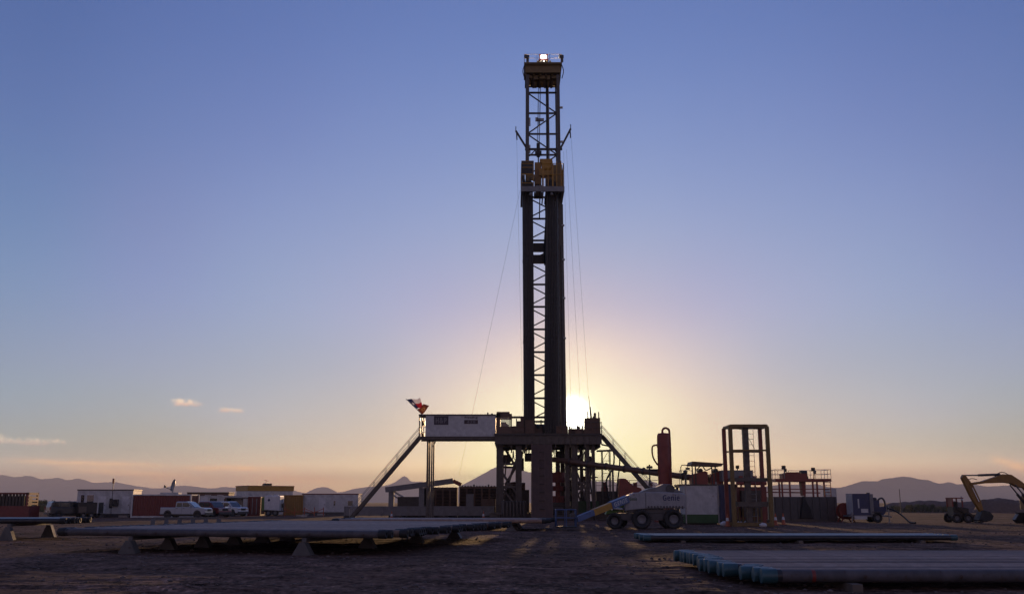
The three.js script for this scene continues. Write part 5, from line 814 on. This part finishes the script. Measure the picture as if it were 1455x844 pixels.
{ // satellite dish on the container roof
  const d = 115.8, y0 = Y(702.5, 114.5), x = X(247, 690, d), c = V(x, Y(690, d), -d), t = thing('satellite_dish', 'grey satellite dish with feed arm on the maroon container roof', 'satellite dish', [x - 0.3, y0, -d]);
  const q = new THREE.Matrix4().makeRotationFromQuaternion(new THREE.Quaternion().setFromUnitVectors(V(0, 1, 0), V(-0.8, 0.22, 0.56).normalize())).setPosition(c);
  part('dish', G().lathe([[0, 0], [0.25, 0.02], [0.5, 0.09], [0.7, 0.19], [0.7, 0.17], [0.5, 0.06], [0.25, -0.01], [0, -0.03]], q, 28), M.grey, t);
  part('pedestal', G().rod(V(x - 0.2, y0, -d), V(x - 0.1, c.y - 0.1, -d), 0.09, 8).span(x - 1.4, x + 0.7, y0 + 0.02, y0 + 0.22, -d - 0.6, -d + 0.5), M.offwhite, t);
  part('feed_arm', G().rod(V(x - 0.1, c.y - 0.55, -d), V(x - 0.8, c.y - 0.25, -d + 0.4), 0.03, 6).box(x - 0.9, c.y - 0.15, -d + 0.45, 0.24, 0.18, 0.18).rod(V(x - 0.85, c.y - 0.2, -d + 0.4), V(x - 1.0, c.y + 0.05, -d + 0.45), 0.06, 6), M.darksteel, t);
}
trailer('bunk_trailer', 'low white trailer with dark openings behind the parked cars', 268, 348, 704.5, 134, 2.8, { windows: [[0.1, 0.9, 0.8, 1.4], [0.42, 0.9, 1.1, 1.4], [0.66, 0.9, 1, 1.4]], doors: [0.26, 0.86], roof: M.offwhite });
trailer('bunk_trailer', 'dark brown flat roofed hut just showing above the low white trailer', 264, 322, 699.5, 150, 3, { wall: M.hazebrown, roof: M.darksteel, windows: [[0.2, 2.3, 0.9, 0.5], [0.5, 2.3, 0.9, 0.5], [0.8, 2.3, 0.9, 0.5]] });
{ // mustard topped hall, seen on its corner
  const d = 143, t = thing('camp_building', 'flat roofed hall with mustard fascia and pale walls', 'building', [XG(352, d), 0, -d], { local: true, rot: 0.62 }), h = Y(691, d), f = Y(697.5, d), w = 6.6, v = 4.6;
  const wl = part('wall', G().span(0, w, 0, f, 0, -0.2).span(-0.2, 0, 0, f, 0, -v).span(0, w, 0, f, -v, -v + 0.2).span(w - 0.2, w, 0, f, -0.2, -v + 0.2), M.offwhite, t);
  part('fascia', G().span(-0.3, w + 0.1, f, h, 0.1, -v - 0.1), M.mustard, t); part('roof_edge', G().span(-0.36, w + 0.16, h, h + 0.1, 0.16, -v - 0.16), M.ochre, t);
  part('door', G().span(-0.24, -0.201, 0.1, 2.2, -1.5, -2.5), M.grey, wl); part('window', G().span(1.2, 2.6, 1.3, 2.3, 0.03, 0.002), M.glass, wl);
  part('roof_unit', G().box(3.4, h + 0.3, -2, 1.1, 0.3, 0.9).rod(V(3.2, h + 0.4, -2), V(3.2, h + 0.95, -2), 0.025, 5).rod(V(2.9, h + 0.95, -2), V(3.6, h + 0.75, -2), 0.02, 5), M.darksteel, t);
}
{ // open dark shed in front of it
  const d = 132, x0 = XG(319, d), x1 = XG(350, d), h = Y(707, d), t = thing('open_shed', 'dark open fronted shed with pale corner post before the hall', 'shed', [(x0 + x1) / 2, 0, -d - 1.3]);
  part('back_wall', G().span(x0, x1, 0, h - 0.1, -d - 2.4, -d - 2.5), M.darkgrey, t); part('roof', G().span(x0 - 0.1, x1 + 0.1, h - 0.1, h, -d + 0.1, -d - 2.6), M.darkgrey, t); part('side_wall', G().span(x0, x0 + 0.1, 0, h - 0.1, -d, -d - 2.4), M.darkgrey, t); part('corner_post', G().span(x1 - 0.55, x1, 0, h - 0.1, -d, -d - 2.4), M.offwhite, t);
}
container('small upright maroon container between the open shed and white tank', 352, 368, 706, 131, 2.4, M.maroon, 0, { doors: true });
{ // white square tank trailer with green end
  const d = 128, x = (px) => XG(px, d), h = Y(704.5, d), t = thing('tank_trailer', 'white rounded box tank with green left end on wheels', 'tank', [x(384), 0, -d - 1.2]);
  part('shell', G().prism([[x(374), 0.75], [x(396), 0.65], [x(396.2), h - 0.12], [x(395.5), h], [x(375), h], [x(373.5), h - 0.25]], -d - 2.3, -d, 'z', 0.08), M.white, t); part('end_band', G().span(x(370.5), x(374), 0.7, h - 0.15, -d - 0.1, -d - 2.2), M.brightgreen, t); part('emblem', G().rod(V(x(380.5), h - 0.55, -d + 0.01), V(x(380.5), h - 0.55, -d - 0.02), 0.16, 16), M.blue, t);
  part('frame', G().span(x(371), x(401), 0.5, 0.68, -d - 0.2, -d - 2.1), M.darksteel, t); for (const px of [380, 390]) wheel(t, x(px), 0.42, -d - 0.2, 0.42, 0.3, M.grey); part('rear_ladder', G().bar(V(x(398.5), 0.6, -d - 0.3), V(x(398.5), h - 0.4, -d - 0.3), 0.08).bar(V(x(400.5), 0.6, -d - 0.3), V(x(400.5), h - 0.9, -d - 0.3), 0.1).box(x(399.5), 1.3, -d - 0.4, 0.3, 0.5, 0.4), M.darksteel, t);
  part('hatch', G().rod(V(x(379), h - 0.02, -d - 1), V(x(379), h + 0.14, -d - 1), 0.3, 14).rod(V(x(388), h - 0.02, -d - 1), V(x(388), h + 0.14, -d - 1), 0.3, 14), M.white, t);
}
container('ochre corrugated container between white tank and long white trailer', 403, 428, 703.5, 136, 3, M.ochre, 0.08);
trailer('bunk_trailer', 'long white trailer with dark framed end left of the catwalk', 429, 507, 701.5, 137, 3, { doors: [0.08, 0.36], windows: [[0.58, 1.2, 0.35, 0.8], [0.86, 1.2, 0.8, 0.8]], roof: M.maroon });
// orange snow fence posts and small clutter in the yard
{
  const d = 126, fence = [404, 418, 432, 446, 459].map((p) => XG(p, d)), t = thing('safety_fence', 'sagging orange safety fence before the long white trailer', 'fence', [fence[2], 0, -d]);
  fence.forEach((x, i) => part('post', G().rod(V(x, 0, -d), V(x, i === 0 ? 1.5 : 1.1, -d), 0.05, 6), M.orange, t));
  for (let i = 0; i < 4; i++) part('netting', G().bar(V(fence[i], 0.95 - (i % 2) * 0.5, -d), V(fence[i + 1], 0.95 - ((i + 1) % 2) * 0.5, -d), 0.02, 0.07).bar(V(fence[i], 0.6, -d), V(fence[i + 1], 0.35, -d), 0.02, 0.06), M.orange, t);
}
// vehicles: body lofted from side outlines, glasshouse, wheels, lamps
function vehicle(name, label, category, x, z, rot, s, mat) {
  const t = thing(name, label, category, [x, 0, z], { local: true, rot }), W = s.w / 2, shell = (pts, half, bev) => G().prism(pts, -half, half, 'z', bev);
  const body = part('body', shell(s.body, W, 0.07), mat, t), cab = part('cabin', shell(s.cabin, W - 0.12, 0.1), mat, t);
  for (const sd of [-1, 1]) for (const w of s.windows) part('window', G().prism(w, sd * (W - 0.115), sd * (W - 0.105)), M.glass, cab);
  for (const [a, b] of s.screens) part('windscreen', G().add(new THREE.BoxGeometry(Math.hypot(b[0] - a[0], b[1] - a[1]) - 0.06, 0.012, s.w - 0.46), new THREE.Matrix4().makeRotationZ(Math.atan2(b[1] - a[1], b[0] - a[0])).setPosition((a[0] + b[0]) / 2 + (s.out ?? 0), (a[1] + b[1]) / 2 + 0.008, 0)), M.glass, cab);
  for (const wx of s.wheels) for (const sd of [-1, 1]) { wheel(t, wx, s.r, sd * (W - 0.1), s.r, 0.24, s.rim ?? M.chrome); part('wheel_arch', G().add(new THREE.CylinderGeometry(s.r + 0.09, s.r + 0.09, 0.02, 24), new THREE.Matrix4().makeRotationX(Math.PI / 2).setPosition(wx, s.r + 0.03, sd * (W - 0.003))), M.black, t); }
  const nose = s.nose, tail = s.tail;
  for (const sd of [-1, 1]) { part('headlight', G().box(nose[0], nose[1], sd * (W - 0.3), 0.1, 0.18, 0.42), M.headlamp, body); part('tail_light', G().box(tail[0], tail[1], sd * (W - 0.14), 0.07, 0.34, 0.16), M.lens, body); part('mirror', G().box(s.mirror[0], s.mirror[1], sd * (W + 0.06), 0.1, 0.17, 0.2), mat, cab); for (const hx of s.handles) part('door_handle', G().box(hx, s.handleY, sd * (W + 0.005), 0.2, 0.04, 0.03), M.darksteel, body); for (const hx of s.seams) part('door_seam', G().box(hx, s.handleY - 0.2, sd * (W - 0.001), 0.018, 0.75, 0.01), M.black, body); }
  part('bumper', G().box(nose[0] + 0.02, 0.48, 0, 0.16, 0.26, s.w - 0.12), M.darkgrey, body); part('bumper', G().box(tail[0] - 0.02, 0.5, 0, 0.14, 0.22, s.w - 0.12), M.darkgrey, body); part('grille', G().box(nose[0] + 0.03, nose[1] - 0.02, 0, 0.06, 0.26, 0.7), M.black, body); part('number_plate', G().box(tail[0] - 0.1, 0.72, 0, 0.02, 0.13, 0.34), M.white, body); part('underside', G().box((nose[0] + tail[0]) / 2, 0.33, 0, nose[0] - tail[0] - 0.5, 0.2, s.w - 0.5), M.black, t);
  return t;
}
const PICKUP = { w: 1.9, r: 0.38, body: [[-2.68, 0.42], [2.5, 0.4], [2.62, 0.6], [2.6, 0.98], [2.4, 1.1], [1.2, 1.17], [0.9, 1.2], [-0.9, 1.2], [-0.98, 1.16], [-2.66, 1.16]], cabin: [[-0.98, 1.12], [1.3, 1.12], [0.55, 1.72], [0.3, 1.8], [-0.75, 1.8], [-0.92, 1.72]], windows: [[[-0.82, 1.24], [-0.2, 1.24], [-0.2, 1.66], [-0.74, 1.66]], [[-0.1, 1.24], [0.95, 1.24], [0.46, 1.66], [-0.1, 1.66]]], screens: [[[0.5, 1.76], [1.24, 1.17]]], wheels: [-1.75, 1.7], nose: [2.58, 0.9], tail: [-2.66, 0.95], mirror: [0.85, 1.28], handles: [-0.7, 0.1], handleY: 1.08, seams: [-0.9, -0.15, 0.95], out: 0.05 };
const SUV = { w: 1.92, r: 0.38, body: [[-2.4, 0.42], [2.3, 0.4], [2.42, 0.62], [2.38, 1.0], [2.2, 1.1], [1.15, 1.18], [-2.38, 1.18]], cabin: [[-2.36, 1.12], [1.3, 1.12], [0.6, 1.72], [0.3, 1.82], [-2.0, 1.82], [-2.2, 1.72]], windows: [[[-2.1, 1.24], [-1.35, 1.24], [-1.35, 1.68], [-2.0, 1.68]], [[-1.25, 1.24], [-0.35, 1.24], [-0.35, 1.68], [-1.25, 1.68]], [[-0.25, 1.24], [0.98, 1.24], [0.48, 1.68], [-0.25, 1.68]]], screens: [[[0.55, 1.76], [1.24, 1.17]]], wheels: [-1.5, 1.5], nose: [2.38, 0.88], tail: [-2.4, 1.05], mirror: [0.9, 1.28], handles: [-1.1, -0.1], handleY: 1.06, seams: [-1.3, -0.3, 1.0], out: 0.05 };
vehicle('pickup_truck', 'silver double cab pickup, leftmost of the three parked cars', 'pickup', XG(264, 111), -111, -0.16, PICKUP, M.carSilver);
vehicle('parked_car', 'dark red sport utility vehicle between silver pickup and white car', 'car', XG(300, 118.5), -118.5, -0.62, SUV, M.carRed);
vehicle('parked_car', 'white car, rightmost of the three parked cars', 'car', XG(325, 126), -126, -0.55, { ...SUV, w: 1.8 }, M.carWhite);
vehicle('parked_car', 'black car parked before the left end of the white office', 'car', XG(97, 113), -113, 0.75, SUV, M.carBlack);
{ // dark flat trailer with crates right of it
  const d = 112, x0 = XG(108, d), x1 = XG(136, d), t = thing('cargo_trailer', 'dark box trailer with tan panel beside the black car', 'trailer', [(x0 + x1) / 2, 0, -d - 0.9]), h = Y(714, d);
  part('box', G().span(x0, x1, 0.5, h, -d, -d - 1.7), M.black, t); part('panel', G().span(x0 + 0.15, x0 + 1.0, 0.6, 1.25, -d + 0.03, -d + 0.002), M.timber, t); part('end_post', G().span(x1 + 0.002, x1 + 0.1, 0.5, h, -d + 0.05, -d - 0.1), M.offwhite, t); for (const x of [x0 + 0.7, x1 - 0.6]) for (const z of [-d - 0.1, -d - 1.6]) wheel(t, x, 0.32, z, 0.32, 0.2, M.grey);
}
for (const [px, d, w, label] of [[64, 106, 0.9, 'pale scrap timber lying before the black car, left piece'], [82, 107, 1.9, 'pale scrap timber lying before the black car, right piece'], [428, 122, 1.3, 'pale crate lying by the orange safety fence']]) single('scrap_timber', G().box(XG(px, d), 0.14, -d, w, 0.14, 0.3, 0.2).box(XG(px, d) + 0.1, 0.03, -d - 0.1, w * 0.7, 0.12, 0.5, -0.1), M.galv, label, 'timber', [XG(px, d), 0, -d]);

// ───────── pipe racks ─────────
function pipeProto(name, label, len, r, bodyMat, endMat, group, { coupling = true, both = false } = {}) {  // lies along x from its left end at the origin
  const t = thing(name, label, 'pipe', [0, 0, 0], { local: true, group });
  const gx = (pts) => { const m = new THREE.Matrix4().makeRotationZ(-Math.PI / 2); return G().lathe(pts, m, 16); };
  part('tube', gx([[r * 0.86, len], [r, len], [r, 0], [r * 0.86, 0], [r * 0.86, len]]), bodyMat, t);
  if (coupling) part('coupling', gx([[r * 0.9, 0.06], [r * 1.1, 0.06], [r * 1.1, 0.34], [r * 1.02, 0.36]]), M.pipedark, t);
  part('thread_protector', gx([[0, -0.05], [r * 1.1, -0.05], [r * 1.16, -0.03], [r * 1.16, 0.26], [r * 1.0, 0.26]]), endMat, t);
  if (both) { part('thread_protector', gx([[r * 1.0, len - 0.22], [r * 1.12, len - 0.22], [r * 1.12, len + 0.04], [r * 0.5, len + 0.04], [r * 0.5, len - 0.05]]), endMat, t); }
  return t;
}
const tones = [M.pipe, M.pipeB, M.pipeC, M.pipeD];
function tone(o) { const m = tones[Math.floor(Math.pow(rnd(), 1.2) * 4)]; o.children.forEach((k) => { if (k.name === 'tube') k.material = m; }); return o; }
// steel trestle: a beam on triangular feet, from a to b
function trestle(label, a, b, h, n, group) {
  const t = thing('pipe_rack_trestle', label, 'trestle', [a.x, 0, a.z], { group }), u = b.clone().sub(a).normalize(), v = V(u.z, 0, -u.x);
  part('beam', G().bar(V(a.x, h - 0.06, a.z), V(b.x, h - 0.06, b.z), 0.16, 0.12), M.concrete, t);
  for (let k = 0; k < n; k++) {
    const c = a.clone().lerp(b, n === 1 ? 0.5 : k / (n - 1)), g = new THREE.ExtrudeGeometry(new THREE.Shape([[-0.33, -0.06], [0.33, -0.06], [0.33, 0.03], [0.09, h - 0.13], [-0.09, h - 0.13], [-0.33, 0.03]].map(([p, q]) => new THREE.Vector2(p, q))), { depth: 0.3, bevelEnabled: false });
    g.translate(0, 0, -0.15); g.applyMatrix4(new THREE.Matrix4().makeBasis(v, V(0, 1, 0), u.clone()).setPosition(c.x, 0, c.z));
    part('foot', metreUV(g), M.concrete, t);
  }
  return t;
}
// the large rack at left: pipes turned a little away on the left
{
  const rot = -0.25, ux = Math.cos(rot), uz = -Math.sin(rot), fx = -15.9, fz = -35.6, h = 0.56, r = 0.122, len = 12.2;  // near left corner
  const along = (s, back) => V(fx + s * ux + back * uz, 0, fz + s * uz - back * ux);
  const proto = pipeProto('casing_pipe', 'nearest long grey casing pipe on the large left rack', len, r, M.pipe, M.rubber, 'casing pipes on the large left rack', { both: true });
  const label = 'long grey casing pipe lying on the large left rack behind the nearest one', n = 62;
  for (let k = 0; k < n; k++) { const q = along(k < 2 ? rr(-0.05, 0.1) : rr(-0.35, 0.35), k * 0.262), pos = [q.x, h + r * 1.02 + 0.01 * rnd(), q.z]; if (k) tone(copy(proto, label, pos, rot)); else { proto.position.set(...pos); proto.rotation.y = rot; } if (k === 1) proto.children[0].material = M.pipeE; }
  trestle('near left trestle with triangular feet under the large left pipe rack', along(2.9, -0.1), along(2.9, n * 0.262), h - 0.005, 8, 'trestles under the large left rack');
  trestle('right trestle with triangular feet under the large left pipe rack', along(9.4, -0.1), along(9.4, n * 0.262), h - 0.005, 4, 'trestles under the large left rack');
  // more racks beyond it
  const p2 = pipeProto('casing_pipe', 'nearest pipe of the far rack below the catwalk', 13, r, M.pipe, M.rubber, 'casing pipes on the far rack', { both: true }), rot2 = -0.06, n2 = 22;
  for (let k = 0; k < n2; k++) { const pos = [XG(486, 66) + rr(-0.3, 0.3) + k * 0.03, 0.58, -62 - k * 0.262]; if (k) copy(p2, 'grey casing pipe on the far rack below the catwalk, behind its nearest pipe', pos, rot2); else { p2.position.set(...pos); p2.rotation.y = rot2; } }
  for (const [s, w] of [[2, 'left'], [11, 'right']]) trestle(`${w} trestle under the far pipe rack below the catwalk`, V(XG(486, 66) + s, 0, -61.4), V(XG(486, 66) + s + 0.5, 0, -67.6), 0.455, 4, 'trestles under the far rack');
  const p3 = pipeProto('casing_pipe', 'nearest dark pipe of the rack at the left edge', 9, r, M.pipedark, M.rubber, 'pipes on the rack at the left edge', { both: true });
  for (let k = 0; k < 14; k++) { const pos = [XG(112, 48) - 9 + rr(-0.4, 0.1) - k * 0.02, 0.86, -46.5 - k * 0.262]; if (k) copy(p3, 'pipe on the rack at the left edge, behind its nearest pipe', pos, 0.02); else { p3.position.set(...pos); p3.rotation.y = 0.02; } }
  trestle('trestle with triangular feet under the pipes at the left edge', V(XG(20, 47), 0, -46.3), V(XG(20, 47), 0, -50.4), 0.735, 2);
}
{ // empty trestle row beyond the large rack
  const d = 72, a = V(XG(216, d), 0, -d), b = V(XG(301, d), 0, -d - 1.5);
  trestle('empty trestle of six triangular feet in front of the parked cars', a, b, 0.66, 6);
}
// dark bundle lying in the middle right
{
  const p = pipeProto('line_pipe', 'nearest black pipe of the low stack in front of the tower frame', 13.4, 0.11, M.pipedark, M.teal, 'black pipes of the low middle stack', { both: true }), x0 = XG(912, 44.5), lab = 'black pipe of the low stack in front of the tower frame, behind its nearest pipe';
  let k = 0; for (let row = 0; row < 1; row++) for (let i = 0; i < 13 - row; i++, k++) { const pos = [x0 + rr(-0.12, 0.12), 0.215 + row * 0.192, -43.4 - i * 0.224 - row * 0.112]; if (k) copy(p, lab, pos, 0.012); else { p.position.set(...pos); p.rotation.y = 0.012; } }
  for (const [s, w] of [[1.6, 'left'], [6.6, 'middle'], [11.8, 'right']]) single('timber_sill', G().box(x0 + s, 0.035, -44.7, 0.18, 0.14, 3.3), M.timber, `${w} timber sill under the low stack of black pipes`, 'timber', [x0 + s, 0, -44.7], 'timber sills under the black pipes');
}
// long pipes with teal protectors in the near right corner
{
  const r = 0.125, p = pipeProto('casing_pipe', 'nearest long pipe with teal end protector and red band at lower right', 13.5, r, M.pipe, M.teal, 'teal capped pipes at lower right'), lab = 'long grey pipe with teal end protector at lower right, behind the nearest one', n = 28;
  const band = G().lathe([[r * 1.004, 0.95], [r * 1.012, 0.95], [r * 1.012, 1.02], [r * 1.004, 1.02]], new THREE.Matrix4().makeRotationZ(-Math.PI / 2), 16).build();
  const offs = [0, -0.1, 0.02, -0.25, -0.05, 0.1, -0.45, -0.5, -0.42, -0.6, -0.3, -0.55, -0.62];
  for (let k = 0; k < n; k++) {
    const x = 5.0 - 0.012 * k + 0.7 * (offs[k] ?? rr(-0.3, 0.15)), pos = [x, 0.125 + r * 1.16 + (k % 2 ? 0.012 : 0) * rnd(), -20.3 - k * 0.292];
    if (k) tone(copy(p, lab, pos, 0.004 * Math.sin(k * 3))); else { p.position.set(...pos); } if (k === 1) p.children[0].material = M.pipeE;
  }
  part('paint_band', band, M.red, p);
  for (const [s, w] of [[1.7, 'left'], [6.4, 'middle'], [11.2, 'right']]) single('timber_sill', G().box(5 + s, 0.05, -24.3, 0.2, 0.19, 9), M.timber, `${w} timber sill under the teal capped pipes`, 'timber', [5 + s, 0, -24.3], 'timber sills under the teal capped pipes');
}
// scattered stones and clods on the dirt
{
  const g = new THREE.IcosahedronGeometry(1, 1); { const p = g.attributes.position; for (let i = 0; i < p.count; i++) { const x = p.getX(i), y = p.getY(i), z = p.getZ(i), k = 1 + 0.5 * noise3.noise(x * 1.7, y * 1.7, z * 1.7); p.setXYZ(i, x * k, y * k * 0.6, z * k); } g.computeVertexNormals(); }
  const stone = new THREE.MeshStandardMaterial({ color: col(0.12, 0.1, 0.09), roughness: 0.95 }); stone.name = 'clod';
  const n = 12000, im = new THREE.InstancedMesh(g, stone, n), m = new THREE.Matrix4(), q = new THREE.Quaternion();
  for (let i = 0; i < n; i++) { const z = -11 - 75 * Math.pow(rnd(), 1.6), x = rr(-0.6, 0.6) * (-z + 4), s = 0.012 + 0.05 * Math.pow(rnd(), 5); q.setFromEuler(new THREE.Euler(0, rr(0, 6), 0)); m.compose(V(x, groundHeight(x, z) + s * 0.2, z), q, V(s, s, s)); im.setMatrixAt(i, m); const w = rr(0.6, 1.3); im.setColorAt(i, col(w, w * 0.97, w * 0.95)); }
  im.name = 'clods'; im.userData = { kind: 'stuff', label: 'loose clods and pebbles strewn over the dirt', category: 'clods' }; im.castShadow = im.receiveShadow = true; scene.add(im);
}

renderer.render(scene, camera);
